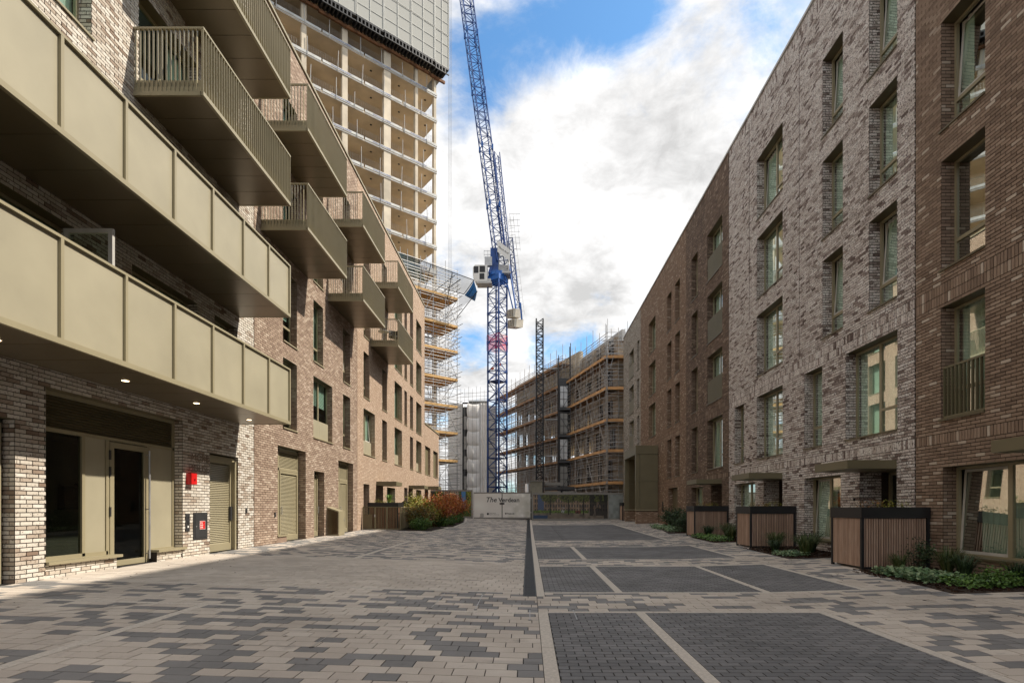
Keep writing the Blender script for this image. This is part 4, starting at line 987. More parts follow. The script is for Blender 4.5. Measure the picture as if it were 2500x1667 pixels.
# ================================================================== PLANTS
def leaves(mb, c, rad, n, size, flat=.6, up=.35, low=0.):
    c = np.array(c); 
    for i in range(n):
        while True:
            p = np.array([random.uniform(-1, 1) for _ in range(3)])
            if .25 < (p ** 2).sum() < 1 and p[2] > low - 1: break
        p = c + p * np.array(rad); s = size * random.uniform(.5, 1.25)
        d = Vector((random.gauss(0, 1), random.gauss(0, 1), random.gauss(up, flat))).normalized(); a = d.orthogonal().normalized(); a.rotate(Matrix.Rotation(random.random() * 6.28, 3, d)); b = d.cross(a)
        P = Vector(p); mb.quad(tuple(P), tuple(P + a * s * .5 + b * s * .36), tuple(P + a * s), tuple(P + a * s * .5 - b * s * .36), r=random.random())
def shrub(label, cat, c, rad, n, size, mat, grp=None, stems=6, nm='shrub', lumps=5):
    z = gz(c[0], c[1]); t = thing(nm, label, cat, (c[0], c[1], z), grp); g = MB(); f = MB(); ns = max(14, n // 42)
    for i in range(ns):
        a = random.random() * 6.283; rr = random.random() ** .6; tip = Vector((c[0] + rad[0] * 1.05 * rr * math.cos(a), c[1] + rad[1] * 1.05 * rr * math.sin(a), z + rad[2] * (2.05 - .85 * rr * rr) * random.uniform(.62, 1.12)))
        b = Vector((c[0] + rad[0] * .35 * rr * math.cos(a), c[1] + rad[1] * .35 * rr * math.sin(a), z)); m = b.lerp(tip, .55) + Vector((0, 0, rad[2] * .35))
        g.tube(b, m, .008, 3, .005, cap=False); g.tube(m, tip, .005, 3, .002, cap=False); base = random.random() * .7
        for k in range(42):
            q = random.random() ** .7; p = (b.lerp(m, q * 2) if q < .5 else m.lerp(tip, q * 2 - 1)); p = p + Vector((random.gauss(0, 1), random.gauss(0, 1), random.gauss(0, 1))) * (.035 + .10 * rad[0] * q); p.z = max(p.z, z + .02)
            s_ = size * random.uniform(.5, 1.2); d = Vector((random.gauss(0, .8), random.gauss(0, .8), random.gauss(.6, .5))).normalized(); u = d.orthogonal().normalized(); u.rotate(Matrix.Rotation(random.random() * 6.28, 3, d)); v = d.cross(u)
            f.quad(tuple(p), tuple(p + u * s_ * .5 + v * s_ * .3), tuple(p + u * s_), tuple(p + u * s_ * .5 - v * s_ * .3), r=min(1, max(0, base + random.uniform(-.15, .4))))
    g.build('stem', M['stem'], t, kind='stuff'); f.build('foliage', M[mat], t, rnd=True); return t
def tuft(label, c, h, n, mat, spread=.5, grp=None, w=.012, nm='grass_tuft', cat='grass clump', zbase=None):
    z = gz(c[0], c[1]) if zbase is None else zbase; t = thing(nm, label, cat, (c[0], c[1], z), grp); g = MB()
    for i in range(n):
        a = random.random() * 6.28; r0 = random.random() * .08; L = h * random.uniform(.55, 1.1); lean = spread * random.uniform(.2, 1.2); d = Vector((math.cos(a), math.sin(a), 0)); sd_ = Vector((-d.y, d.x, 0)) * w
        p0 = Vector((c[0], c[1], z)) + d * r0; pts = [p0, p0 + d * lean * L * .25 + Vector((0, 0, L * .5)), p0 + d * lean * L * .65 + Vector((0, 0, L * .85)), p0 + d * lean * L * 1.15 + Vector((0, 0, L * (.95 - .35 * lean)))]; r = random.random()
        for k in range(3):
            w0 = sd_ * (1 - k / 3.2); w1 = sd_ * (1 - (k + 1) / 3.2); g.quad(tuple(pts[k] - w0), tuple(pts[k] + w0), tuple(pts[k + 1] + w1), tuple(pts[k + 1] - w1), r=r)
    g.build('blades', M[mat], t, rnd=True); return t
def bed(name, poly, label=None):
    g = MB(); g.v += [(x, y, gz(x, y) + .012) for x, y in poly]; g.f.append(tuple(range(len(poly)))); g.r.append(0); n0 = len(poly)
    for i in range(n0):
        a, b = poly[i], poly[(i + 1) % n0]; g.quad((*a, gz(*a) - .05), (*b, gz(*b) - .05), (*b, gz(*b) + .012), (*a, gz(*a) + .012))
    o = g.build(name, M['soil'], kind='structure')
    return o
def chips(x0, x1, y0, y1, n):
    g = MB()
    for i in range(n):
        x, y = random.uniform(x0, x1), random.uniform(y0, y1); z = gz(x, y) + .013; a = random.random() * 3.14; L = random.uniform(.015, .045); dx, dy = math.cos(a) * L, math.sin(a) * L; h = random.uniform(.005, .03)
        g.quad((x - dx, y - dy, z), (x + dx, y + dy, z), (x + dx - dy * .3, y + dy + dx * .3, z + h), (x - dx - dy * .3, y - dy + dx * .3, z + h * .6), r=random.random())
    return g
m_chip = ramped('bark chip', [(0, (.02, .01, .006)), (.5, (.055, .028, .015)), (1, (.11, .06, .035))], cluster=0, bmp=0); M['chip'] = m_chip
beds = [[(7.12, 8.75), (9.13, 8.75), (9.13, 12.9), (7.5, 11.84), (7.5, 11.84)], [(7.15, 14.3), (9.13, 14.3), (9.13, 17.8), (7.55, 17.8), (7.3, 17.3)], [(7.2, 20.3), (9.13, 20.3), (9.13, 23.8), (7.55, 23.8), (7.35, 23.4)], [(7.1, 26.4), (9.13, 26.4), (9.13, 34.5), (8.1, 33.2)]]
for b in beds: b2 = [b[i] for i in range(len(b)) if b[i] != b[i - 1]]; bed('planting_bed', b2)
bed('planting_bed', [(-8.6, 29.2), (-6.6, 27.3), (-5.05, 27.6), (-4.75, 30.6), (-5.15, 31.0), (-4.6, 31.4), (-4.7, 38), (-5.6, 45.9), (-8.6, 45.9)])
for k, (x0, x1, y0, y1) in enumerate(((7.15, 9.1, 8.8, 11.8), (7.25, 9.1, 14.35, 17.7), (7.3, 9.1, 20.35, 23.7), (7.7, 9.1, 26.5, 33))): chips(x0, x1, y0, y1, 1500).build('bark_mulch', M['chip'], rnd=True, kind='stuff', label='dark bark mulch on the planting bed soil', cat='mulch')
def cover_plant(x0, x1, y0, y1, n, size, mat, label, hmax=.16):
    g = MB()
    for i in range(n):
        x, y = random.uniform(x0, x1), random.uniform(y0, y1); z = gz(x, y) + random.uniform(.03, hmax); s = size * random.uniform(.6, 1.3)
        d = Vector((random.gauss(0, .5), random.gauss(0, .5) - .25, 1)).normalized(); a = d.orthogonal().normalized(); a.rotate(Matrix.Rotation(random.random() * 6.28, 3, d)); b = d.cross(a); P = Vector((x, y, z))
        g.quad(tuple(P - a * s * .5), tuple(P + b * s * .42), tuple(P + a * s * .5), tuple(P - b * s * .42), r=random.random())
    g.build('ground_cover', M[mat], rnd=True, kind='stuff', label=label, cat='ground cover')
cover_plant(7.35, 8.2, 9.7, 11.2, 1500, .075, 'leaf_pale', 'pale variegated ground cover in the nearest right bed', .17)
cover_plant(7.6, 9.0, 9.0, 9.9, 1200, .06, 'leaf_green', 'low green ground cover under the wide window', .16)
cover_plant(7.2, 8.0, 14.7, 15.5, 500, .07, 'leaf_pale', 'pale ground cover in the second right bed', .14)
cover_plant(7.3, 8.1, 20.6, 23.5, 900, .08, 'leaf_green', 'green ground cover in the third right bed', .2)
cover_plant(7.4, 8.3, 27.2, 32.0, 900, .11, 'leaf_pale', 'pale ground cover in the farthest right bed', .22)
G1 = 'dark clumps in the right hand beds'
LB = ['dark arching clump under the wide brown brick window', 'loose dark clump beside the nearest bin store', 'dark clump at the front of the nearest right bed', 'tall dry stemmed clump against the wide window']
for i, (x, y, h) in enumerate(((8.6, 10.3, .5), (8.1, 11.4, .42), (8.9, 9.5, .45), (8.75, 10.9, .62))): tuft(LB[i], (x, y), h, 170, 'grass' if i % 2 else 'leaf_dark', .75, G1)
LB2 = ['broad arching grass clump in the bed between the first two bin stores', 'dark grass clump behind the broad one beside the nearest bin store', 'dark clump against the second bin store front', 'short dark clump by the bed corner of the second bed', 'leafy dark clump between the second and third bin stores', 'dark clump in front of the third bin store', 'tall clump at the middle of the third bed']
for i, (x, y, h) in enumerate(((7.9, 14.9, .68), (8.5, 15.7, .7), (8.1, 17.1, .62), (7.7, 16.3, .42), (8.2, 21.0, .65), (8.0, 23.2, .6), (8.5, 22.2, .75))): tuft(LB2[i], (x, y), h, 230, 'grass' if i % 2 == 0 else 'leaf_dark', .85, G1, w=.014)
LB3 = ['feathery dark shrub beside the third bin store', 'dark green shrub in the far right bed', 'low bushy shrub before the plant doors']
for i, (x, y) in enumerate(((8.1, 27.2), (8.4, 29.2), (8.5, 31.2))): shrub(LB3[i], 'shrub', (x, y), (.6, .7, .55), 1500, .11, 'leaf_dark', 'shrubs in the far right bed')
shrub('leafy dark shrub against the front of the nearest bin store', 'shrub', (8.55, 11.45), (.38, .28, .34), 900, .055, 'leaf_dark')
shrub('small bright green shrub with one orange leaf in the nearest right bed', 'shrub', (8.35, 9.25), (.42, .3, .14), 900, .06, 'leaf_green')
# plants growing on the bin store roofs
for i, (t, z) in enumerate(BS[:3] + [BS[4]]):
    c = t.location; lab = ['first', 'second', 'third', 'left railed'][i]
    for j in range(2):
        sp = thing('roof_plant', ('yellow green' if j else 'orange tinged') + ' sprig growing on top of the ' + lab + ' bin store', 'plant', (c.x - .25 + j * .5, c.y, z), 'plants on the bin store roofs')
        g = MB(); leaves(g, (c.x - .3 + j * .5, c.y - .2, z + .09), (.30, .4, .14), 170, .038, up=.9, low=.6); g.build('foliage', M['leaf_yellow'] if j or i == 3 else M['leaf_ochre'], sp, rnd=True)
tuft('bright green grass tuft on the left bin store roof', (-7.6, 28.6), .55, 160, 'bright_grass', .5, w=.014, zbase=BS[4][1])
# autumn bed on the left
AU = [((-6.1, 28.9), (.95, .8, .62), 'leaf_rusty', 'dark rust and green shrub beside the railing end'), ((-6.3, 30.6), (1.15, .9, .78), 'leaf_yellow', 'yellow green shrub just beyond the railing end'), ((-5.75, 32.2), (1.3, 1.1, .88), 'leaf_autumn', 'rust orange shrub in the left half of the autumn bed'), ((-5.6, 34.8), (1.4, 1.2, 1.0), 'leaf_autumn', 'tallest rust red shrub in the middle of the autumn bed'), ((-5.5, 38.0), (1.3, 1.3, 1.02), 'leaf_autumn', 'orange shrub at the right of the autumn bed'), ((-5.9, 41.0), (1.0, 1.2, .95), 'leaf_autumn', 'brown orange shrub beside the hoarding picture'), ((-7.1, 33.5), (.9, 1.2, .95), 'leaf_yellow', 'yellow leaved shrub under the annex canopies')]
for c, r, m_, l in AU: shrub(l, 'shrub', c, r, 4200, .105, m_, 'shrubs in the left planting bed', 9, lumps=9)
GR = [((-5.75, 28.1), (.7, .5, .32), 'low green mound at the near corner of the autumn bed'), ((-5.25, 31.9), (.6, .7, .33), 'green mound right of the bed step'), ((-5.05, 34.2), (.5, 1.0, .33), 'long green mound along the bed edge'), ((-5.05, 37.5), (.5, 1.2, .33), 'green mound nearest the hoarding')]
for c, r, l in GR: shrub(l, 'shrub', c, r, 2600, .075, 'leaf_green', 'green mounds along the bed edge', 4, lumps=7)
g = MB()
for P in ([(-5.05, 27.5), (-4.72, 30.6), (-5.2, 31.02), (-4.55, 31.4), (-4.6, 38), (-5.5, 45.9)],):
    for a, b in zip(P[:-1], P[1:]):
        d = Vector((b[0] - a[0], b[1] - a[1], 0)).normalized(); n = Vector((d.y, -d.x, 0)) * .12; A_ = Vector((*a, gz(*a) - .02)); B_ = Vector((*b, gz(*b) - .02)); g.obox(A_, B_ - A_, n, (0, 0, .045))
g.build('kerb', M['strip'], kind='structure')

g = MB()
for i in range(240):
    x = random.choice((random.uniform(-8.5, -6.8), random.uniform(-8.5, 7), random.uniform(6.2, 7.1))); y = random.uniform(4.6, 26); z = gz(x, y) + .004; a = random.random() * 6.28; L = random.uniform(.012, .03); u = (math.cos(a) * L, math.sin(a) * L)
    g.quad((x, y, z), (x + u[0] - u[1] * .4, y + u[1] + u[0] * .4, z + .006), (x + 2 * u[0], y + 2 * u[1], z + .003), (x + u[0] + u[1] * .4, y + u[1] - u[0] * .4, z + .01), r=random.random())
g.build('fallen_leaves', M['chip'], rnd=True, kind='stuff', label='scattered dry leaves and bark crumbs on the paving', cat='leaf litter')
# ================================================================== HOARDING
def printed(name, o, right, up, nx, ny, fn, parent, mat='print'):
    o, right, up = map(Vector, (o, right, up)); me = bpy.data.meshes.new(name)
    v = [tuple(o + right * (i / nx) + up * (j / ny)) for j in range(ny + 1) for i in range(nx + 1)]; f = [(j * (nx + 1) + i, j * (nx + 1) + i + 1, (j + 1) * (nx + 1) + i + 1, (j + 1) * (nx + 1) + i) for j in range(ny) for i in range(nx)]
    me.from_pydata(v, [], f); a = me.color_attributes.new('print', 'FLOAT_COLOR', 'POINT'); U, V = np.meshgrid(np.linspace(0, 1, nx + 1), np.linspace(0, 1, ny + 1)); c = np.ones(((nx + 1) * (ny + 1), 4), np.float32); c[:, :3] = np.clip(fn(U.ravel(), V.ravel()), .004, .9); a.data.foreach_set('color', c.reshape(-1)); me.materials.append(M[mat]); return link_mesh(name, me, None, parent)
def vnoise(u, v, f, seed):
    r = np.random.default_rng(seed); T = r.random((64, 64)); x = u * f; y = v * f; i = np.floor(x).astype(int) % 63; j = np.floor(y).astype(int) % 63; fx = x - np.floor(x); fy = y - np.floor(y); fx = fx * fx * (3 - 2 * fx); fy = fy * fy * (3 - 2 * fy)
    return (T[i, j] * (1 - fx) + T[i + 1, j] * fx) * (1 - fy) + (T[i, j + 1] * (1 - fx) + T[i + 1, j + 1] * fx) * fy
def L3(c, k): return np.array(c)[None, :] * k[:, None]
def setc(c, m, col): 
    c[m] = col
YH = 46.3; zg0 = gz(0, YH)
hd = thing('hoarding', 'grey framed site hoarding left of the gate printed with a blue sky and trees', 'hoarding', (-6.8, YH, gz(-6.8, YH)))
def art_left(u, v):
    c = np.tile([.02, .03, .02], (len(u), 1)).astype(float); n = vnoise(u * 2, v, 30, 3); n2 = vnoise(u * 2, v, 9, 4)
    setc(c, (v > .45) & (u > .12) & (u < .7), [.42, .36, .28]); win = ((u * 22) % 1 > .45) & ((v * 9) % 1 > .35) & (u < .7) & (v > .45); setc(c, win, [.05, .05, .055])
    setc(c, (u > .72) & (u < .84) & (v > .3), [.06, .22, .50]); m = (u > .72) & (u < .84); c[m & (v > .3)] += (np.clip(.8 - v[m & (v > .3)], 0, 1) * .35)[:, None]
    t = (np.abs(u - .2) < .08 + .05 * n) & (v > .2) | (np.abs(u - .52) < .05 + .04 * n) & (v < .85) | (u > .68) & (u < .735) | (u > .835) & (v > .25 + .1 * n2); c[t] = L3([.06, .10, .02], n[t] * 1.8)
    yl = (u > .87) & (v > .4); c[yl] = L3([.30, .32, .03], n[yl]); gd_ = v < .32; c[gd_] = L3([.07, .11, .02], .4 + n[gd_]); return c
zl = gz(-6.8, YH); HX = (-8.62, -4.92)
printed('printed_panel', (HX[0], YH - .03, zl + .12), (HX[1] - HX[0], 0, 0), (0, 0, 2.2), 130, 60, art_left, hd)
g = MB(); g.box(HX[0], YH - .02, zl, HX[1], YH + .05, zl + .12); g.box(HX[0], YH - .02, zl + .12, HX[1], YH + .03, zl + 2.32); g.box(HX[0], YH - .05, zl + 2.32, HX[1], YH + .05, zl + 2.46); g.box(HX[1] - .12, YH - .05, zl + .1, HX[1], YH + .05, zl + 2.33); g.build('frame', M['hoard_frame'], hd)
gt = thing('site_gate', 'pale double site gate reading The Verdean in the middle of the hoarding', 'gate', (-2.4, YH, zg0))
def art_gate(u, v):
    c = np.tile([.76, .75, .72], (len(u), 1)).astype(float); n = vnoise(u * 1.9, v, 5, 11); n2 = vnoise(u * 1.9, v, 11, 12); l = np.clip(.32 - np.hypot((u - .08) * 1.6, v - .5), 0, 1) * .9; c += (l * np.array([[.35], [.45], [.42]])).T
    gsh = np.clip((n - .35) * 1.5, 0, 1) * np.clip((u - .48) * 4, 0, 1); c = c * (1 - gsh[:, None] * .55) + np.array([.26, .27, .18]) * gsh[:, None] * .55; l2 = np.clip(n2 - .55, 0, 1) * np.clip((u - .5) * 3, 0, 1); c += l2[:, None] * .35
    b = (np.abs(u - .14) < .02 + .02 * n2) & (v < .16); c[b] *= .55; return c
XG = (-4.82, .22); zt_ = zg0 + .10; hG = 2.14
for k, (xa, xb) in enumerate(((XG[0], -2.32), (-2.28, XG[1]))):
    g = MB(); g.box(xa, YH - .03, zt_, xb, YH + .03, zt_ + hG + .2); lf = g.build('gate_leaf', M['hoard_frame'], gt)
    sp_ = (XG[1] - XG[0]); printed('printed_panel', (xa + .02, YH - .036, zt_ + .12), (xb - xa - .04, 0, 0), (0, 0, hG - .04), 60, 44, (lambda u, v, a=xa, b=xb: art_gate((a + u * (b - a) - XG[0]) / sp_, v)), lf)
for x in (XG[0] - .07, XG[1] + .02): g = MB(); g.box(x, YH - .07, zg0 - .03, x + .06, YH + .05, zg0 + 2.55); g.build('gate_post', M['white'] if x < 0 else M['charcoal'], gt)
for z in (.6, 1.9): g = MB(); g.box(XG[1] - .02, YH - .09, zg0 + z, XG[1] + .08, YH - .05, zg0 + z + .1); g.build('hinge', M['steel'], gt)
g = MB(); g.box(-2.36, YH + .035, zt_, -2.24, YH + .05, zt_ + hG + .2); g.build('seam_light_block', M['charcoal'], gt)  # charcoal strip added behind the leaves so no light shows through their seam
g = MB(); g.box(-2.52, YH - .08, zg0 + 1.36, -2.1, YH - .04, zg0 + 1.52); g.build('lock_bar', M['charcoal'], gt)
RX, UZ = (1, 0, 0), (0, 0, 1); yT = YH - .045
text_mesh('lettering', 'The', .62, (-3.78, yT, zg0 + 1.58), RX, UZ, M['text'], gt, shear=.28, bold=.006)
text_mesh('lettering', 'Verdean', .55, (-2.62, yT, zg0 + 1.58), RX, UZ, M['text'], gt, bold=.008)
text_mesh('lettering', 'Peabody', .19, (-1.86, yT, zg0 + .50), RX, UZ, M['text'], gt, bold=.003)
text_mesh('lettering', 'Mount Anvil', .11, (-3.42, yT, zg0 + .56), RX, UZ, M['text'], gt); text_mesh('lettering', 'Better London Living', .10, (-3.42, yT, zg0 + .44), RX, UZ, M['text'], gt)
g = MB(); g.box(-3.64, yT - .003, zg0 + .44, -3.48, yT, zg0 + .62); g.build('logo', M['text'], gt); g = MB(); g.tube((-1.97, yT, zg0 + .56), (-1.97, yT - .004, zg0 + .56), .07, 12); g.build('logo', M['text'], gt)
YR = 44.9
hr = thing('hoarding', 'long hoarding right of the gate printed with a shaded tree lined square', 'hoarding', (4.2, YR, gz(4.2, YR)))
def art_right(u, v):
    c = np.tile([.10, .08, .06], (len(u), 1)).astype(float); n = vnoise(u * 4, v, 26, 21); n2 = vnoise(u * 4, v, 8, 22)
    fac = v > .3; c[fac] = L3([.30, .22, .15], .35 + .7 * n2[fac]); w = fac & ((u * 34) % 1 > .55) & ((v * 5) % 1 > .3); c[w] = [.04, .04, .045]
    s_ = (u > .05) & (u < .12) & (v > .35); c[s_] = [.06, .09, .17]; gr = v <= .3; c[gr] = L3([.26, .22, .17], .3 + .6 * n2[gr]); c[(v < .14) & (u < .16)] = [.02, .05, .12]
    gl = (np.abs(v - .28) < .04 + .03 * n) & (u < .62); c[gl] = L3([.10, .16, .03], n[gl] * 1.6)
    cr = np.zeros(len(u), bool)
    for t_, w_ in ((.18, .10), (.40, .12), (.56, .09), (.70, .10), (.78, .1)): cr |= ((u - t_) ** 2 / w_ ** 2 + (v - .95) ** 2 / .30 ** 2 < .55 + .7 * n)
    c[cr] = L3([.085, .10, .022], n[cr] * 1.3); 
    for t_ in (.19, .395, .56): c[(np.abs(u - t_) < .006) & (v > .15) & (v < .8)] = [.012, .01, .008]
    dk = (u > .63) & (u < .82) & (v > .12) & (n2 > .25) | (u > .79) & (u < .83); c[dk] = c[dk] * .15 + .006
    c[(u > .835)] = np.array([.25, .28, .27]) * (.7 + .5 * n2[u > .835])[:, None]
    b_ = (np.abs(u - .33) < .02) & (np.abs(v - .35) < .12) & (n > .45); c[b_] = [.30, .32, .33]; fl = (u > .47) & (u < .53) & (v > .2) & (v < .34); c[fl] = L3([.10, .03, .02], n[fl] * 2); return c
zr = gz(2, YR); X0h, X1h = .34, 8.18
printed('printed_panel', (X0h + .1, YR - .035, zr + .17), (X1h - X0h - .15, 0, 0), (0, 0, 2.06), 320, 70, art_right, hr)
g = MB(); g.box(X0h, YR - .03, zr - .02, X1h, YR + .05, zr + .17); g.box(X0h, YR - .025, zr + .17, X1h, YR + .03, zr + 2.22); g.box(X0h, YR - .06, zr + 2.22, X1h, YR + .05, zr + 2.38); g.box(X0h, YR - .05, zr, X0h + .1, YR + .04, zr + 2.3); g.box(6.86, YR - .05, zr, 6.94, YR - .03, zr + 2.3); g.build('frame', M['hoard_frame'], hr)
# bag covered post and site cabin behind the fence
t = thing('wrapped_post', 'gate post wrapped in pale sheeting rising above the hoarding', 'post', (-.12, 47.3, zg0)); g = MB(); g.tube((-.12, 47.3, zg0), (-.12, 47.3, 3.75), .17, 9, .15); g.build('wrapping', M['wrap'], t, smooth=True); g = MB(); g.tube((-.12, 47.3, 3.75), (-.16, 47.3, 4.3), .03, 5); g.build('pole', M['steel'], t)
t = thing('site_cabin', 'grey green site cabin just visible over the hoarding', 'cabin', (.8, 50.5, zg0)); g = MB(); g.box(.22, 49.4, zg0, 1.35, 52.5, 4.1); g.build('walls', M['cabin'], t); g = MB(); g.box(.15, 49.3, 4.1, 1.42, 52.6, 4.2); g.build('roof', M['hoard_frame'], t)
for x0_, w_, h_, lab in ((1.6, 1.5, 4.15, 'stack of grey formwork panels behind the hoarding'), (3.3, 1.1, 3.6, 'low stack of formwork props behind the hoarding')):
    t = thing('formwork_stack', lab, 'building material', (x0_ + w_ / 2, 50, zg0)); 
    for k in range(7): g = MB(); z = 1.2 + k * .42; g.box(x0_, 49.6, z, x0_ + w_, 51, min(z + .3, h_)) if z < h_ - .1 else None; (g.build('panel', M['charcoal'] if k % 2 else M['hoard_frame'], t) if g.v else None)

# ================================================================== SCAFFOLD HELPERS
class Fr:
    """local frame: a along the face, b outwards from it, z up"""
    def __init__(s, o, u, out):
        s.o = Vector((o[0], o[1], 0)); s.u = Vector((u[0], u[1], 0)).normalized(); n = Vector((-s.u.y, s.u.x, 0)); s.n = n if n.dot(Vector((out[0], out[1], 0))) > 0 else -n
    def p(s, a, b, z): q = s.o + s.u * a + s.n * b; return (q.x, q.y, z)
    def box(s, mb, a0, a1, b0, b1, z0, z1):
        mb.obox(s.p(a0, b0, z0), s.u * (a1 - a0), s.n * (b1 - b0), (0, 0, z1 - z0))
def scaffold(root, fr, a0, a1, depth, z0, z1, levels, step=2.1, lift=1.0, rad=.027, over=.9, boards=True, brace=True, toe=True, ztops=None, extra_mid=0, lam=None, st='steel', bd_='board', td='board', clutter=0):
    n = max(1, round((a1 - a0) / step)); xs = [a0 + (a1 - a0) * i / n for i in range(n + 1)]; rows = [0, -depth] + [-depth * (i + 1) / (extra_mid + 1) for i in range(extra_mid)]
    for i, a in enumerate(xs):
        for b in rows:
            zt = (ztops(a) if ztops else z1) + over + random.uniform(-.2, .8)
            g = MB(); g.tube(fr.p(a, b, z0), fr.p(a, b, zt), rad, 5); g.build('standard', M[st], root)
    g = MB(); z = z0 + .4
    while z < z1 + .6:
        lo, hi = a0, a1
        if ztops:
            xs_ok = [a for a in xs if ztops(a) + .8 > z]
            if len(xs_ok) < 2: break
            lo, hi = min(xs_ok), max(xs_ok)
        for b in rows:
            e = random.uniform(0, .5); g.tube(fr.p(lo - e, b + .03, z), fr.p(hi + random.uniform(0, .5), b + .03, z), rad * .9, 4)
        z += lift * random.choice([.35, .5, .8, .5])
    for zl_ in levels:
        for a in xs: g.tube(fr.p(a + .05, .25, zl_ - .06), fr.p(a + .05, -depth - .1, zl_ - .06), rad, 4)
        for b in rows[:1]:
            for h in (.5, 1.0): g.tube(fr.p(a0, b, zl_ + h), fr.p(a1, b, zl_ + h), rad, 4)
    if brace:
        zs = [z0] + list(levels)
        for k in range(len(zs) - 1):
            for i in range(0, n, 2):
                a, b = xs[i], xs[i + 1]
                if (k + i // 2) % 2: a, b = b, a
                g.tube(fr.p(a, .04, zs[k] + .2), fr.p(b, .04, zs[k + 1]), rad * .85, 4)
    for k in range(clutter):
        a = random.uniform(a0, a1 - 1); b = random.uniform(-depth, .1); z = random.uniform(z0 + .5, z1 - 1); t_ = random.random()
        if t_ < .45: g.tube(fr.p(a, b, z), fr.p(a + random.uniform(.8, 2.4), b, z + random.uniform(-.05, .05)), rad * .8, 4)
        elif t_ < .75: g.tube(fr.p(a, b, z), fr.p(a, b + random.uniform(-.1, .1), z + random.uniform(.8, 2.2)), rad * .8, 4)
        else: g.tube(fr.p(a, b, z), fr.p(a + random.uniform(-1.2, 1.2), b, z + random.uniform(.9, 1.9)), rad * .8, 4)
    g.build('ledgers', M[st], root, kind='stuff')
    if boards:
        for zl_ in levels:
            nb = max(2, round(depth / .24)); w = depth / nb; g = MB()
            for j in range(nb): fr.box(g, a0 - .1, a1 + .1, -depth + j * w + .008, -depth + (j + 1) * w - .008, zl_, zl_ + .04)
            g.build('platform', M[bd_], root)
            if toe:
                L = 3.9; m = max(1, round((a1 - a0) / L))
                for j in range(m):
                    g = MB(); fr.box(g, a0 + (a1 - a0) * j / m + .02, a0 + (a1 - a0) * (j + 1) / m - .02, .035, .075, zl_ - .02, zl_ + .26); g.build('toe_board', M[td], root)

# ================================================================== TOWER
TW = Fr((-11.4, 65.2), (.778, .628), (.628, -.778))
tw = thing('concrete_tower', 'unfinished concrete tower block with open floors and a grey screen round its top', 'building', (-16, 68, .5))
LV = [2.6 + 3.155 * i for i in range(20)]; LV = [z for z in LV]; off_ = 34.0 - LV[10]; LV = [z + off_ for z in LV]
AC = (-27.2, -22.1, -16.05, -11.75, -6.9, -2.9, -.35); AW = (.55, .55, .5, .6, .85, .35, .3)
for z in LV:
    if z < .5: continue
    g = MB(); TW.box(g, -30, 0, -15, 0, z - .27, z); g.build('floor_slab', M['concrete_lo'], tw)
    if z > 20:
        for k in range(6):
            g = MB(); a = -28 + k * 4.7; TW.box(g, a, min(a + 4.55, 0.05), .02, .06, z - .03 - random.uniform(0, .03), z + .24); bn = g.build('edge_banner', M['banner'], tw)
            if k > 2 and z < 56: text_mesh('lettering', "O'HALLORAN & O'BRIEN", .20, TW.p(a + .9, .066, z + .03), TW.u, (0, 0, 1), M['text_blue'], bn, ext=.001, bold=.002)
            g = MB(); TW.box(g, a, min(a + 4.6, .05), .02, .05, z - .22, z - .15); g.build('clamp_rail', M['steel'], tw)
for i in range(len(LV) - 1):
    z0, z1 = LV[i], LV[i + 1] - .27
    if z1 < .5: continue
    for a, w in zip(AC, AW): g = MB(); TW.box(g, a, a + w, -.55, -.03, z0, z1); g.build('column', M['concrete'], tw)
    if z0 > 20:
        for a in (-2.6, -9.5): g = MB(); TW.box(g, a, a + .35, -7.2, -6.5, z0, z1); g.build('column', M['concrete'], tw)
        g = MB()
        for k in range(9):   # wire edge protection
            TWz = z0 + .30 + k * .115; g.tube(TW.p(-28, -.25, TWz), TW.p(-.4, -.25, TWz), .008, 3, cap=False)
        for k in range(110): a = -28 + k * .25; g.tube(TW.p(a, -.25, z0 + .3), TW.p(a, -.25, z0 + 1.25), .006, 3, cap=False)
        g.build('edge_mesh', M['steel'], tw, kind='stuff')
        for k in range(10):
            a = -26.5 + k * 2.75 + random.uniform(-.5, .5); ln = random.uniform(-.12, .12); g = MB(); g.tube(TW.p(a, .09, z0 - .25), TW.p(a + ln, .09, z0 + 1.9 + random.uniform(-.3, .3)), .035, 5); g.build('guard_post', M['coping'], tw)
g = MB(); TW.box(g, -22, -8, -14, -8, 0, 70); g.build('core', M['concrete_lo'], tw)
g = MB(); TW.box(g, -22, -19, -8, -3, 0, 56); TW.box(g, -12.1, -11.8, -8, -3, 0, 56); g.build('cross_wall', M['concrete_lo'], tw)
g = MB()
for z in LV:
    if 30 < z < 55:
        for a in (-1.0, -1.0, -4.5, -8.0): g.tube(TW.p(a, -1.2, z - .30), TW.p(a, -1.2, z - .274), .13, 8)
g.build('soffit_socket', M['black'], tw, kind='stuff')
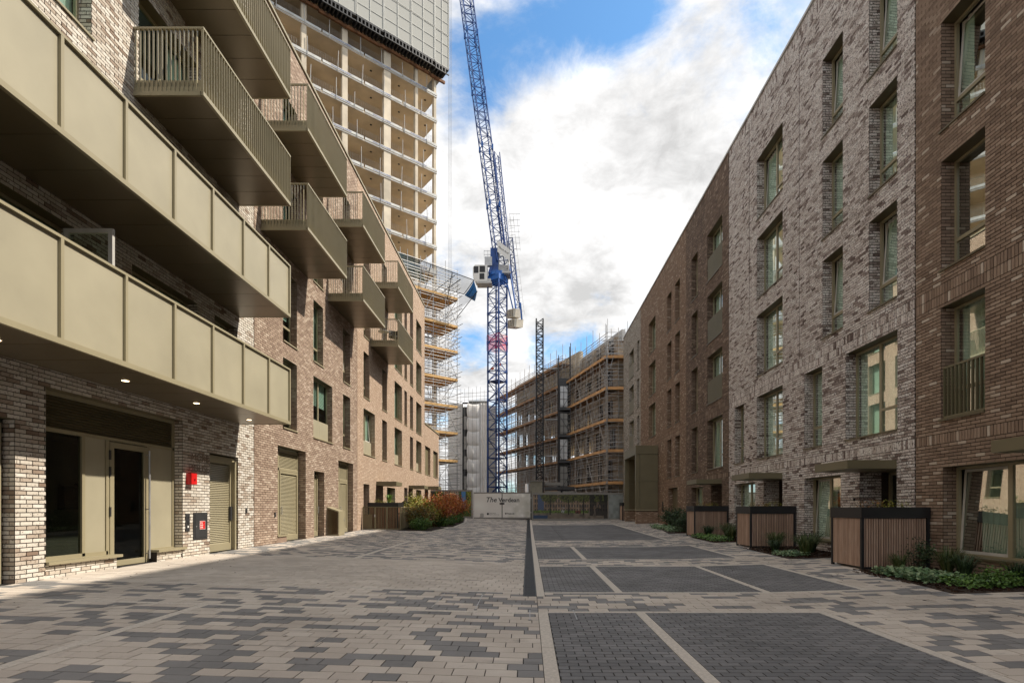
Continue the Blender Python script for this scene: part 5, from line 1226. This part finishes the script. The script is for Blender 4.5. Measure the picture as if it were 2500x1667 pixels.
# climbing screen
ZS = 55.9; k = 0; a = 1.0
widths = [2.0, 3.1, 3.4, 3.2, 3.7, 3.2, 3.4, 3.2, 3.4, 3.2]
for w in widths:
    a0 = a - w; st = ZS + random.uniform(-.12, .12)
    for r_ in range(5):
        z0 = st + r_ * 4.1
        g = MB(); TW.box(g, a0 + .05, a - .05, 1.25, 1.30, z0, z0 + 4.03); g.build('screen_panel', M['net_grey'], tw)
        g = MB()
        for q in (a0 + .06, a0 + w / 2, a - .06): TW.box(g, q - .035, q + .035, 1.30, 1.36, z0, z0 + 4.03)
        for q in (.0, 1.35, 2.7, 3.98): TW.box(g, a0 + .05, a - .05, 1.305, 1.345, z0 + q, z0 + q + .05)
        g.build('screen_frame', M['screen_rib'], tw)
    g = MB(); TW.box(g, a0 + .05, a - .05, -.2, 1.35, st - .22, st - .02); g.build('screen_deck', M['charcoal'], tw)
    g = MB()
    for q in range(int(w / .42)): TW.box(g, a0 + .1 + q * .42, a0 + .24 + q * .42, 0, 1.4, st - .75, st - .22)
    TW.box(g, a0 + .05, a - .05, 1.3, 1.42, st - .85, st - .75); g.build('screen_bracket', M['charcoal'], tw)
    g = MB(); TW.box(g, a0, a, .1, .35, st - 1.15, st - .85); g.build('formwork_beam', M['rust'], tw)
    a = a0
g = MB(); TW.box(g, .95, 1.0, -14, 1.3, ZS, 76); g.build('screen_end', M['net_grey'], tw)
# tower base enclosure hides nothing but closes the lower storeys
g = MB(); TW.box(g, -30, -18, -15, -.6, 0, 28); g.build('lower_infill', M['concrete_lo'], tw)

# -- scaffold at the tower foot
S1 = Fr((-8.4, 62.0), (-.778, -.628), (.628, -.778))
sc1 = thing('scaffold', 'tall independent scaffold with timber platforms at the foot of the concrete tower', 'scaffold', (-10, 62, .5))
scaffold(sc1, S1, 0, 9.6, 4.2, .5, 29.2, (7.0, 10.26, 13.4, 16.6, 19.9, 22.9, 26.2), step=1.7, lift=.8, rad=.036, over=.8, extra_mid=1, clutter=320)
E1 = Fr((-8.4, 62.0), (-.628, .778), (.778, .628)); g = MB(); z = 1.0
while z < 28.5:
    g.tube(E1.p(-.4 - random.random() * .8, .03, z), E1.p(4.5 + random.random(), .03, z), .033, 4); z += random.choice([.5, .5, 1.0, .8])
for k in range(12): g.tube(E1.p(0 if k % 2 else 4.2, .05, 1 + k * 2.3), E1.p(4.2 if k % 2 else 0, .05, 3.3 + k * 2.3), .03, 4)
g.build('end_ledgers', M['steel'], sc1, kind='stuff')
for zl_ in (7.0, 10.26, 13.4, 16.6, 19.9, 22.9, 26.2): g = MB(); E1.box(g, 0, 4.2, .04, .08, zl_ - .02, zl_ + .26); g.build('toe_board', M['board'], sc1)
g = MB(); S1.box(g, 5.3, 7.4, .1, .2, 17.4, 19.2); g.build('blue_sheet', M['crane_bright'], sc1)
g = MB(); S1.box(g, .3, 9.6, -4.9, -4.5, .5, 9.0); g.build('backing_sheet', M['wrap'], sc1)
# debris fan netting
nt_ = thing('debris_net', 'dark debris netting fan slung from the scaffold top with a blue corner', 'netting', (-10, 60.5, 26))
def sheet(pts_a, pts_b, nu, nv, sag, mat, name):
    g = MB(); 
    def ip(P, t): k = min(int(t * (len(P) - 1)), len(P) - 2); f_ = t * (len(P) - 1) - k; return Vector(P[k]).lerp(Vector(P[k + 1]), f_)
    for i in range(nu):
        for j in range(nv):
            q = []
            for (ii, jj) in ((i, j), (i + 1, j), (i + 1, j + 1), (i, j + 1)): t, s_ = ii / nu, jj / nv; v = ip(pts_a, t).lerp(ip(pts_b, t), s_); v.z -= sag * math.sin(math.pi * s_) * (1 + .4 * math.sin(ii * 2.1)); q.append(tuple(v))
            g.quad(*q)
    return g.build(name, M[mat], nt_, smooth=True)
sheet([(-19.5, 55.2, 29.6), (-12.6, 61.2, 28.1), (-7.56, 61.5, 26.7)], [(-20, 53.6, 31.6), (-14.4, 59.0, 30.3), (-6.15, 59.4, 27.45)], 16, 5, .25, 'net_dark', 'net')
sheet([(-19.5, 55.1, 29.5), (-13.6, 60.2, 28.3), (-12.0, 61.3, 28.0)], [(-20, 53.5, 31.6), (-14.8, 58.7, 30.45), (-12.2, 59.3, 29.5)], 10, 4, .3, 'net_teal', 'net')
sheet([(-7.5, 61.5, 26.6), (-6.3, 61.8, 26.0)], [(-6.15, 59.4, 27.4), (-5.85, 59.9, 26.35)], 6, 4, .15, 'tarp', 'tarpaulin')
sheet([(-8.2, 61.8, 26.8), (-6.9, 61.7, 26.6)], [(-8.3, 62.0, 24.9), (-6.1, 60.2, 26.0)], 5, 4, .1, 'net_dark', 'net')
g = MB()
for a_, b_ in (((-20, 53.6, 31.6), (-14.4, 59.0, 30.3)), ((-14.4, 59.0, 30.3), (-6.15, 59.4, 27.45)), ((-12.6, 61.2, 28.1), (-7.56, 61.5, 26.7)), ((-7.56, 61.5, 26.7), (-6.15, 59.4, 27.45)), ((-8.4, 62, 24.2), (-5.8, 59.9, 26.4)), ((-12.3, 61.3, 26.3), (-11, 59.2, 29.2)), ((-9.6, 61.5, 25.6), (-8.6, 59.3, 28.3)), ((-11.2, 61.3, 26.8), (-8.6, 61.6, 29.0)), ((-10.6, 61.3, 26.4), (-8.0, 61.6, 28.5))): g.tube(a_, b_, .045, 5)
g.build('outrigger_tubes', M['charcoal'], nt_, kind='stuff')

# ================================================================== CRANE
CX, CY = -4.23, 72.0
cr = thing('tower_crane', 'blue luffing tower crane with raised lattice jib and white cab', 'crane', (CX, CY, .5))
th = R(11); Rr_ = 1.315; CO = [(CX + Rr_ * math.cos(th + math.pi / 2 * k + math.pi), CY + Rr_ * math.sin(th + math.pi / 2 * k + math.pi)) for k in range(4)]
def lattice(mb, cs, z0, z1, n, rad=.125, rb=.058, ring=True):
    for x, y in cs: mb.tube((x, y, z0), (x, y, z1), rad, 6)
    h = (z1 - z0) / n
    for k in range(n):
        za, zb_ = z0 + k * h, z0 + (k + 1) * h
        for i in range(len(cs)):
            a, b = cs[i], cs[(i + 1) % len(cs)]
            if (k + i) % 2: a, b = b, a
            mb.tube((*a, za), (*b, zb_), rb, 4); mb.tube((*a, za), (*b, za), rb * .7, 4)
            mb.tube((*b, za + h * .5), (*((Vector(a) + Vector(b)) / 2), za + h * .5), rb * .5, 3)
nsec = 8; hs = 31.6 / nsec
for k in range(nsec):
    g = MB(); z0 = .5 + k * hs; lattice(g, CO, z0, z0 + hs, 3)
    for x, y in CO: g.box(x - .13, y - .13, z0 - .2, x + .13, y + .13, z0 + .2)
    for i in range(4): g.tube((*CO[i], z0), (*CO[(i + 1) % 4], z0), .075, 5)
    g.build('mast_section', M['crane_blue'], cr)
g = MB()
for i in range(4):
    a, b = CO[i], CO[(i + 1) % 4]; g.quad((*a, 23.2), (*b, 23.2), (*b, 25.2), (*a, 25.2))
g.build('anti_climb_screen', M['net_red'], cr)
g = MB()
for i in range(4): a, b = Vector((*CO[i], 0)), Vector((*CO[(i + 1) % 4], 0)); c_ = Vector((CX, CY, 0)); a2 = c_ + (a - c_) * 1.12; g.tube((a2.x, a2.y, 23.1), (a2.x, a2.y, 25.1), .03, 4); g.tube((a2.x, a2.y, 25.2), (*((c_ + (b - c_) * 1.12).xy), 25.2), .03, 4)
g.build('screen_frame', M['red'], cr)
g = MB(); g.prism([((CX + (x - CX) * .95), (CY + (y - CY) * .95)) for x, y in CO], 18.9, 19.0); g.build('rest_platform', M['crane_blue'], cr)
for x, z in ((-4.9, 20.6), (-3.95, 21.1)): g = MB(); g.tube((x - .15, CY - .4, z), (x + .22, CY - .4, z + .12), .2, 8, .13); g.build('orange_clamp', M['orange'], cr)
# slewing unit
g = MB(); lattice(g, CO, 32.1, 32.7, 1, .1, .06); g.prism([((CX + (x - CX) * 1.15), (CY + (y - CY) * 1.15)) for x, y in CO], 32.6, 33.3); g.prism([(CX + 1.25 * math.cos(i * .5236), CY + 1.25 * math.sin(i * .5236)) for i in range(12)], 33.3, 33.8); g.build('slewing_ring', M['crane_bright'], cr)
g = MB(); g.box(CX - .9, CY - .8, 33.8, CX + .2, CY + .8, 37.0); g.obox((CX - 1.2, CY - .9, 33.6), (.5, 0, 1.6), (0, 1.8, 0), (.3, 0, .0) if False else (.35, 0, -.1)); g.build('tower_head', M['crane_blue'], cr)
g = MB(); lattice(g, [(CX + .2, CY - .7), (CX + 1.6, CY - .7), (CX + 1.6, CY + .7), (CX + .2, CY + .7)], 33.4, 37.2, 3, .07, .05); g.build('machinery_frame', M['steel'], cr)
g = MB(); g.box(CX - .1, CY - 1.0, 33.5, CX + 1.9, CY + 1.0, 33.75); g.box(CX + .3, CY - .4, 33.8, CX + 1.5, CY + .5, 34.8); g.build('winch_deck', M['coping'], cr)
# cab
g = MB(); cx0, cx1, cz0, cz1 = -7.45, -5.5, 32.15, 34.35
prof = [(cx0, 32.9), (cx0 + .35, cz0), (cx1, cz0), (cx1, cz1), (cx0 + .3, cz1), (cx0, 34.0)]; n0 = len(g.v); ya, yb = CY - 1.5, CY - .1
g.v += [(x, ya, z) for x, z in prof] + [(x, yb, z) for x, z in prof]; kx = len(prof); g.f.append(tuple(n0 + i for i in range(kx))); g.f.append(tuple(n0 + kx + i for i in range(kx))[::-1]); g.r += [0] * 2
for i in range(kx): j = (i + 1) % kx; g.f.append((n0 + i, n0 + kx + i, n0 + kx + j, n0 + j)); g.r.append(0)
cb = g.build('cab', M['white'], cr)
for x0_, x1_, z0_, z1_ in ((cx0 + .12, cx0 + .75, 33.25, 34.15), (cx0 + .9, cx1 - .3, 33.35, 34.2), (cx0 + .9, cx1 - .4, 32.4, 33.2)): g = MB(); g.box(x0_, ya - .02, z0_, x1_, ya + .01, z1_); g.build('window', M['black'], cb)
g = MB(); g.box(cx1, CY - 1.3, 31.9, CX - .8, CY - .2, 32.6); g.box(cx0 + .5, CY - 1.6, 31.85, cx1 + .6, CY, 32.05); g.build('cab_bracket', M['coping'], cr)
g = MB(); g.box(-5.9, CY - 1.0, 34.5, -4.9, CY - .4, 35.7); g.build('electrical_cabinet', M['steel'], cr)
g = MB()
for x in (-6.0, -5.5, -5.0): g.tube((x, CY - .7, 35.6), (x, CY - .7, 36.7), .03, 4)
g.tube((-6.0, CY - .7, 36.6), (-4.9, CY - .7, 36.6), .03, 4); g.tube((-6.0, CY - .7, 36.1), (-4.9, CY - .7, 36.1), .03, 4); g.build('handrail', M['steel'], cr)
# jib: rectangular lattice boom luffed up to near vertical
def boom(p0, p1, wa, wb, n, rad, rb, side=Vector((1, 0, 0)), taper=1.):
    p0, p1 = Vector(p0), Vector(p1); ax = (p1 - p0); L = ax.length; ax.normalize(); s_ = (side - ax * side.dot(ax)).normalized(); t_ = ax.cross(s_); g = MB()
    cor = lambda k, i: p0 + ax * L * k / n + s_ * wa * (.5 if i in (0, 1) else -.5) + t_ * wb * (.5 if i in (1, 2) else -.5)
    for i in range(4): g.tube(cor(0, i), cor(n, i), rad, 5)
    for k in range(n):
        for i in range(4):
            j = (i + 1) % 4; a, b = (cor(k, i), cor(k + 1, j)) if (k + i) % 2 else (cor(k + 1, i), cor(k, j)); g.tube(a, b, rb, 4); g.tube(cor(k, i), cor(k, j), rb, 4)
    return g
J0 = Vector((-3.72, CY - .3, 35.2)); J1 = Vector((-10.9, CY - .3, 90.0)); jd = (J1 - J0)
sd3 = Vector((.93, .36, 0))
for k in range(7):
    a = J0 + jd * k / 7; b = J0 + jd * (k + 1) / 7; boom(a, b, 1.45, 1.2, 7, .085, .04, sd3).build('jib_section', M['crane_blue'], cr)
    g = MB(); s_ = sd3; t3 = Vector((-.36, .93, 0))
    for i, j in ((.5, .5), (.5, -.5), (-.5, .5), (-.5, -.5)): c_ = b + s_ * 1.45 * i + t3 * 1.2 * j; g.box(c_.x - .13, c_.y - .13, c_.z - .35, c_.x + .13, c_.y + .13, c_.z + .35)
    g.build('jib_joint', M['crane_bright'], cr)
# back mast of the luffing gear
boom((-2.9, CY + .2, 36.0), (-4.4, CY + .2, 50.5), .75, .7, 14, .07, .03, sd3).build('a_frame', M['crane_blue'], cr)
boom((-2.45, CY, 38.5), (-1.35, CY, 28.2), .6, .9, 9, .085, .045).build('counter_jib', M['crane_blue'], cr)
g = MB(); g.tube((-3.1, CY - .6, 33.2), (-1.95, CY - .6, 28.3), .09, 6); g.tube((-2.6, CY - .6, 34.8), (-1.6, CY - .6, 28.5), .12, 6); g.build('strut', M['crane_bright'], cr)
g = MB()
for i in range(14):
    z = 28.4 + i * .95; x = -.55 - (z - 28.4) * .115; g.tube((x, CY - .7, z), (x - .75, CY - .7, z - .15), .022, 4)
for dx in (0, -.38, -.75): g.tube((-.5 + dx, CY - .7, 28.0), (-2.05 + dx, CY - .7, 41.3), .022, 4)
g.build('ladder_cage', M['coping'], cr, kind='stuff')
g = MB()
for i in range(7): z = 36.8 + i * .8; g.tube((-2.6, CY - .8, z), (-1.1, CY - .8, z), .025, 4)
for x in (-2.6, -2.1, -1.6, -1.1): g.tube((x + .05, CY - .8, 36.6), (x - .45, CY - .8, 41.6), .025, 4)
g.build('access_cage', M['steel'], cr, kind='stuff')
for k, (zc, xo) in enumerate(((27.3, -2.0), (25.95, -1.85))):
    o_ = Vector((xo - .95, CY - 1.0, zc)); g = MB(); e1 = Vector((.95, .25, -.12)) * 1.15; 
    n0 = len(g.v); pr2 = [(0, 0), (.95, -.35), (1.0, .7), (.1, 1.1)] 
    g.obox(o_, Vector((.95, -.9, -.1)), Vector((1.15, .8, .18)), Vector((.06, 0, 1.12))); cw = g.build('counterweight', M['ballast'], cr)
    for q in range(4): g = MB(); s_ = o_ + Vector((.95, -.9, -.1)) * (.12 + q * .24) + Vector((0, -.03, .1)); g.obox(s_, (.05, -.045, 0), (0, -.03, 0), (.05, 0, .9)); g.build('groove', M['charcoal'], cw)
g = MB(); g.obox((-.95, CY - 1.9, 26.9), (.22, 0, 0), (0, .3, 0), (-.2, 0, 2.2)); g.build('hanger', M['crane_bright'], cr)
# maker sign on the jib foot
g = MB(); g.quad((-4.15, CY - 1.2, 36.25), (-2.45, CY - 1.2, 34.95), (-2.45, CY - 1.2, 36.55), (-4.15, CY - 1.2, 37.85)); sg_ = g.build('sign', M['white'], cr)
text_mesh('lettering', 'Mount Anvil', .33, (-4.05, CY - 1.23, 36.85), (1.7, 0, -1.3 * .92), (0, 0, 1) if False else Vector((1.2, 0, 1.7)), M['text'], sg_)
g = MB()
for dx in (-.12, .0, .16, .3): g.tube((-10.8 + dx, CY - .3, 89.5), (-10.8 + dx, CY - .3, 20), .018, 3)
g.build('hoist_rope', M['steel'], cr, kind='stuff')

# ================================================================== SCAFFOLDED BUILDING, right background
sb = thing('unfinished_building', 'brown unfinished apartment block wrapped in scaffold behind the right hoarding', 'building', (5, 62, .5))
def facade_body(fr, a0, a1, b, levels, top, mat, bay=2.7, win=(1.15, 2.25), solid_back=True, backd=3.2):
    n = max(1, round((a1 - a0) / bay)); w = (a1 - a0) / n; ops = []
    zs = [0.5] + list(levels)
    for i in range(n):
        for z in zs:
            c = a0 + (i + .5) * w + random.choice((-.3, 0, .25)); ww = win[0] * random.choice((.8, 1, 1.25))
            ops.append((c - ww / 2, c + ww / 2, z + .25, z + .25 + win[1]))
    ys = sorted({a0, a1} | {o[0] for o in ops} | {o[1] for o in ops}); z_ = sorted({.3, top} | {o[2] for o in ops} | {o[3] for o in ops}); g = MB()
    for i in range(len(ys) - 1):
        for j in range(len(z_) - 1):
            yc, zc = (ys[i] + ys[i + 1]) / 2, (z_[j] + z_[j + 1]) / 2
            if any(o[0] < yc < o[1] and o[2] < zc < o[3] for o in ops): continue
            g.quad(fr.p(ys[i], b, z_[j]), fr.p(ys[i + 1], b, z_[j]), fr.p(ys[i + 1], b, z_[j + 1]), fr.p(ys[i], b, z_[j + 1]))
    g.build('wall', mat, sb)
    for o in ops:
        g = MB(); f = .07
        for a, c, z0, z1 in ((o[0], o[0] + f, o[2], o[3]), (o[1] - f, o[1], o[2], o[3]), (o[0], o[1], o[2], o[2] + f), (o[0], o[1], o[3] - f, o[3]), ((o[0] + o[1]) / 2 - .03, (o[0] + o[1]) / 2 + .03, o[2], o[3])): fr.box(g, a, c, b - .22, b - .14, z0, z1)
        for a in (o[0], o[1] - .01): fr.box(g, a, a + .01, b - .2, b - .001, o[2], o[3])
        g.build('window', M['charcoal'], sb)
    for z in list(levels): g = MB(); fr.box(g, a0, a1, b - 9, b - .02, z - .3, z); g.build('floor_slab', M['yellow_wood'], sb)
    g = MB(); fr.box(g, a0, a1, b - 9, b - .0, top - .02, top + .12); g.build('roof', M['coping'], sb)
    if solid_back: g = MB(); fr.box(g, a0, a1, b - backd - .2, b - backd, .3, top - .05); g.build('inner_wall', M['brown_wall'], sb)
LVB = (3.94, 7.1, 10.1, 13.25, 16.35)
U1 = (-.282, .96); F1 = Fr((7.73, 51.5), U1, (-1, -.2)); U2 = (-.40, .915); F2 = Fr((4.44, 62.7), U2, (-1, -.2)); F0 = Fr((7.73, 51.5), (1, .0), (0, -1))
M['tan_wall'] = simple('tan sheathing board', (.42, .335, .25), .9, var=.35, scale=.45)
facade_body(F1, .6, 12.2, -1.5, LVB, 18.4, M['tan_wall'], win=(1.4, 2.3), backd=2.4)
facade_body(F2, -.3, 18.9, -1.5, LVB[1:], 17.2, M['brown_wall'], win=(1.5, 2.3), solid_back=False)
g = MB(); F2.box(g, -1, 18.9, -1.9, -1.45, 17.2, 20.3); g.build('parapet', M['yellow_wood'], sb)
g = MB(); F2.box(g, -.3, 18.9, -5.2, -5.0, .3, 6.8); g.build('inner_wall', M['brown_wall'], sb)
facade_body(F0, 1.2, 9, -1.6, LVB, 18.4, M['yellow_wood'], bay=3.5, win=(.9, 2.3), backd=1.2)
g = MB(); F1.box(g, .4, 12.2, -2.2, -1.9, 18.4, 19.5); g.build('roof_screen', M['coping'], sb)
scB = thing('scaffold', 'scaffold with orange timber toe boards round the unfinished block on the right', 'scaffold', (6.5, 57, .5))
scaffold(scB, F1, 0, 11.6, 1.3, .5, 18.4, LVB, step=1.6, lift=.8, rad=.03, over=1.1, st='steel_old', bd_='board_old', td='board_warm', clutter=260)
scaffold(scB, F0, .1, 6, 1.3, .5, 18.4, LVB, step=2.0, lift=.8, rad=.028, over=1.1, brace=False, bd_='board_old', td='board_warm', clutter=60)
scC = thing('scaffold', 'grey scaffold along the farther wing left of the lattice hoist mast', 'scaffold', (0, 72, .5))
scaffold(scC, F2, .6, 24, 1.3, .5, 19.4, tuple(z for z in (3.5,) + LVB[1:] + (19.0,)), step=1.7, lift=.8, rad=.034, over=1.2, st='steel_old', bd_='board_old', td='board_old', clutter=420)
# hoist masts
hm = thing('hoist_mast', 'dark square lattice hoist mast rising above the scaffold roof line', 'hoist', (1.43, 64.6, .5))
for k in range(12): g = MB(); c_ = (1.43, 64.6); lattice(g, [(c_[0] - .42, c_[1] - .42), (c_[0] + .42, c_[1] - .42), (c_[0] + .42, c_[1] + .42), (c_[0] - .42, c_[1] + .42)], .6 + k * 2.02, .6 + (k + 1) * 2.02, 3, .085, .06); g.build('mast_section', M['black'], hm)
g = MB()
for z in (8, 12.5, 18.8): g.tube((1.8, 64.6, z), (4.2, 64.0, z - .1), .05, 5); g.tube((1.8, 64.9, z), (4.4, 65, z), .04, 5)
g.build('wall_tie', M['steel'], hm)
hb = thing('hoist_bay', 'dark enclosed hoist bay with open doors between the two scaffold wings', 'hoist', (4.0, 61.3, .5))
for k, z in enumerate(LVB[:-1]):
    g = MB(); g.box(3.6, 60.9, z - .25, 4.9, 62.2, z); g.build('landing', M['charcoal'], hb)
    for x in (3.75, 4.2): g = MB(); g.box(x, 60.88, z + .1, x + .38, 60.93, z + 2.5); g.build('gate', M['steel'] if k % 2 else M['hoard_frame'], hb)
g = MB()
for x in (3.55, 4.95):
    for y in (60.85, 62.2): g.tube((x, y, .5), (x, y, 19.3 + (x - 3.5)), .05, 5)
for k in range(24): z = 1 + k * .78; g.tube((3.55, 60.85, z), (4.95, 60.85, z), .03, 4)
for k in range(8): z = 1 + k * 2.3; g.tube((3.55 if k % 2 else 4.95, 60.85, z), (4.95 if k % 2 else 3.55, 60.85, z + 2.3), .03, 4)
g.box(3.62, 62.1, .5, 4.9, 62.2, 17); g.build('frame', M['charcoal'], hb)
# -- white wrapped building
wb = thing('wrapped_building', 'building hidden in bulging white scaffold wrap between the scaffold and the crane', 'building', (-9, 90, .5))
YW = 88.0; g = MB(); g.box(-10.2, YW + 2, 0, -7.0, YW + 8, 20.0); g.build('body', M['hoard_frame'], wb)
zs_ = [.5 + i * 2.35 for i in range(9)]
for k in range(8):
    z0, z1 = zs_[k], zs_[k + 1]; g = MB(); nu, nv = 10, 8; ph = random.random() * 6
    def W(i, j):
        u, v = i / nu, j / nv; bul = math.sin(math.pi * v) ** .5 * .30 * (1 + .25 * math.sin(u * 7 + ph)) * (math.sin(math.pi * (u * .9 + .05)) ** .3); x = -10.25 + 1.98 * u; return (x - .12 * math.sin(math.pi * v) * (1 - u), YW + .5 - bul + .5 * u, z0 + (z1 - z0) * v - .15 * math.sin(math.pi * u))
    for i in range(nu):
        for j in range(nv): g.quad(W(i, j), W(i + 1, j), W(i + 1, j + 1), W(i, j + 1))
    g.build('wrap_sheet', M['wrap'], wb, smooth=True)
for k in range(3):
    g = MB(); z0, z1 = .5 + k * 6.3, .5 + (k + 1) * 6.3
    for i in range(8):
        for j in range(6):
            f_ = lambda i_, j_: (-8.3 + 1.25 * i_ / 8, YW + 1.0 + .12 * math.sin(i_ * 1.9 + k), z0 + (z1 - z0) * j_ / 6); g.quad(f_(i, j), f_(i + 1, j), f_(i + 1, j + 1), f_(i, j + 1))
    g.build('wrap_sheet', M['wrap'], wb, smooth=True)
g = MB(); g.box(-13.6, YW + 1.5, 0, -11.2, YW + 8, 19.4); g.build('side_wrap', M['wrap'], wb)
g = MB(); 
for z in [1 + i * 2.3 for i in range(9)]: g.box(-11.2, YW + 1.4, z, -10.25, YW + 1.7, z + .25)
for x in (-11.15, -10.3): g.tube((x, YW + 1.2, .5), (x, YW + 1.2, 19.6), .07, 5)
g.box(-11.2, YW + 2.2, .5, -10.2, YW + 2.4, 19); g.build('hoist_shaft', M['charcoal'], wb)
for k in range(5): g = MB(); g.box(-10.95, YW + 1.25, 1.4 + k * 3.4, -10.5, YW + 1.35, 3.6 + k * 3.4); g.build('landing_gate', M['steel'], wb)
WF = Fr((-12.0, YW - .3), (1, 0), (0, -1)); g = MB()
for i in range(9): g.tube(WF.p(i * .66, -.4, .5), WF.p(i * .66, -.4, 21.3 + random.random() * .8), .03, 4)
for z in (19.6, 20.2, 20.8): g.tube(WF.p(0, -.4, z), WF.p(5.5, -.4, z + .3), .03, 4)
g.box(-7.0, YW + 1.2, .5, -5.4, YW + 1.3, 19); g.build('scaffold_tubes', M['steel'], wb, kind='stuff')

# ================================================================== BALCONY FURNITURE AND CAT
zf = 10.42 + .2
t = thing('bistro_table', 'small round bistro table on the lower balcony of the pink block', 'table', (-7.9, 28.95, zf))
g = MB(); g.tube((-8.0, 28.95, zf + .70), (-8.0, 28.95, zf + .72), .3, 14); g.build('table_top', M['steel'], t)
for k in range(3): g = MB(); a = k * 2.09; g.tube((-8.0 + .22 * math.cos(a), 28.95 + .22 * math.sin(a), zf), (-8.0 - .1 * math.cos(a), 28.95 - .1 * math.sin(a), zf + .7), .014, 5); g.build('leg', M['steel'], t)
t = thing('balcony_chair', 'black shell armchair beside the bistro table on the balcony', 'chair', (-7.42, 29.0, zf))
g = MB()
for i in range(9):
    for j in range(6):
        f_ = lambda i_, j_: (-7.45 + .30 * math.cos(math.pi * (i_ / 9) - .2), 29.05 + .28 * math.sin(math.pi * (i_ / 9) - .2), zf + .42 + .46 * (j_ / 6)); g.quad(f_(i, j), f_(i + 1, j), f_(i + 1, j + 1), f_(i, j + 1))
g.build('backrest', M['wood_seat'], t); g = MB(); g.tube((-7.45, 29.0, zf + .40), (-7.45, 29.0, zf + .44), .28, 12); g.build('seat', M['wood_seat'], t)
for k in range(4): g = MB(); a = .78 + k * 1.57; g.tube((-7.45 + .3 * math.cos(a), 29.0 + .3 * math.sin(a), zf), (-7.45 + .18 * math.cos(a), 29.0 + .18 * math.sin(a), zf + .42), .012, 5); g.build('leg', M['charcoal'], t)

# calico cat sitting on the inner sill of the wide window, looking out
def cat(loc):
    x, y, z = loc; t = thing('cat', 'calico cat sitting inside the wide ground floor window at the right edge', 'cat', loc)
    V = [(0, .02, .07), (0, .02, .15), (0, -.02, .23), (0, -.045, .30), (-.02, -.06, .345), (-.055, -.07, .335)]; Rd = [.075, .085, .068, .045, .052, .028]; Ed = [(0, 1), (1, 2), (2, 3), (3, 4), (4, 5)]
    def chain(base, pts, rs):
        p = base
        for q, r_ in zip(pts, rs): V.append(q); Rd.append(r_); Ed.append((p, len(V) - 1)); p = len(V) - 1
    for s_ in (-1, 1): chain(2, [(-.035, -.01 + s_ * .035, .17), (-.05, -.01 + s_ * .035, .07), (-.055, -.01 + s_ * .035, .015), (-.08, -.01 + s_ * .035, .012)], [.032, .022, .017, .016]); chain(0, [(-.01, .02 + s_ * .07, .05), (-.05, .02 + s_ * .075, .018)], [.05, .022])
    chain(0, [(.05, .09, .03), (.03, .15, .02), (-.03, .18, .02), (-.08, .16, .02)], [.022, .017, .015, .01])
    for s_ in (-1, 1): chain(4, [(-.015, -.06 + s_ * .03, .385), (-.015, -.06 + s_ * .036, .415)], [.02, .005])
    me = bpy.data.meshes.new('body'); me.from_pydata(V, Ed, []); o = bpy.data.objects.new('body', me); COL.objects.link(o); mod = o.modifiers.new('skin', 'SKIN'); mod.use_smooth_shade = True
    if not me.skin_vertices: bpy.context.view_layer.objects.active = o
    for i, sv in enumerate(me.skin_vertices[0].data): sv.radius = (Rd[i], Rd[i]); sv.use_root = i == 0
    ss = o.modifiers.new('sub', 'SUBSURF'); ss.levels = 2; ss.render_levels = 2
    bpy.context.view_layer.update(); m2 = bpy.data.meshes.new_from_object(o.evaluated_get(bpy.context.evaluated_depsgraph_get())); bpy.data.objects.remove(o)
    m2.materials.clear(); mt, nt, b = new_mat('calico fur'); tcx = nd(nt, 'ShaderNodeTexCoord'); n1_ = noise(nt, 9, 2, .5, tcx.outputs['Object']); n2_ = noise(nt, 7, 2, .5, tcx.outputs['Object'], (1, 1.3, .8))
    c = mixc(nt, mrange(nt, n1_, .50, .52, 0, 1), (.62, .58, .52), (.015, .013, .012)); c = mixc(nt, mrange(nt, n2_, .56, .58, 0, 1), c, (.42, .18, .06)); nt.links.new(c, b.inputs['Base Color']); b.inputs['Roughness'].default_value = .9; m2.materials.append(mt); m2.shade_smooth(); m2.name = 'body'
    ob = bpy.data.objects.new('body', m2); ob.parent = t; COL.objects.link(ob)
    for s_ in (-1, 1): g = MB(); e = Vector((x - .068, y - .066 + s_ * .018, z + .352)); g.tube(e, e + Vector((-.006, 0, 0)), .008, 8); g.build('eye', M['black'], t)
    return t
cat((9.15 + .40, 9.86, .62))
g = MB(); g.box(9.50, 8.95, .3, 9.72, 11.5, .618); g.build('inner_ledge', M['white_frame'], t1)

# cleaning: nothing may be cut by the far clip
cam_d.clip_end = 2500
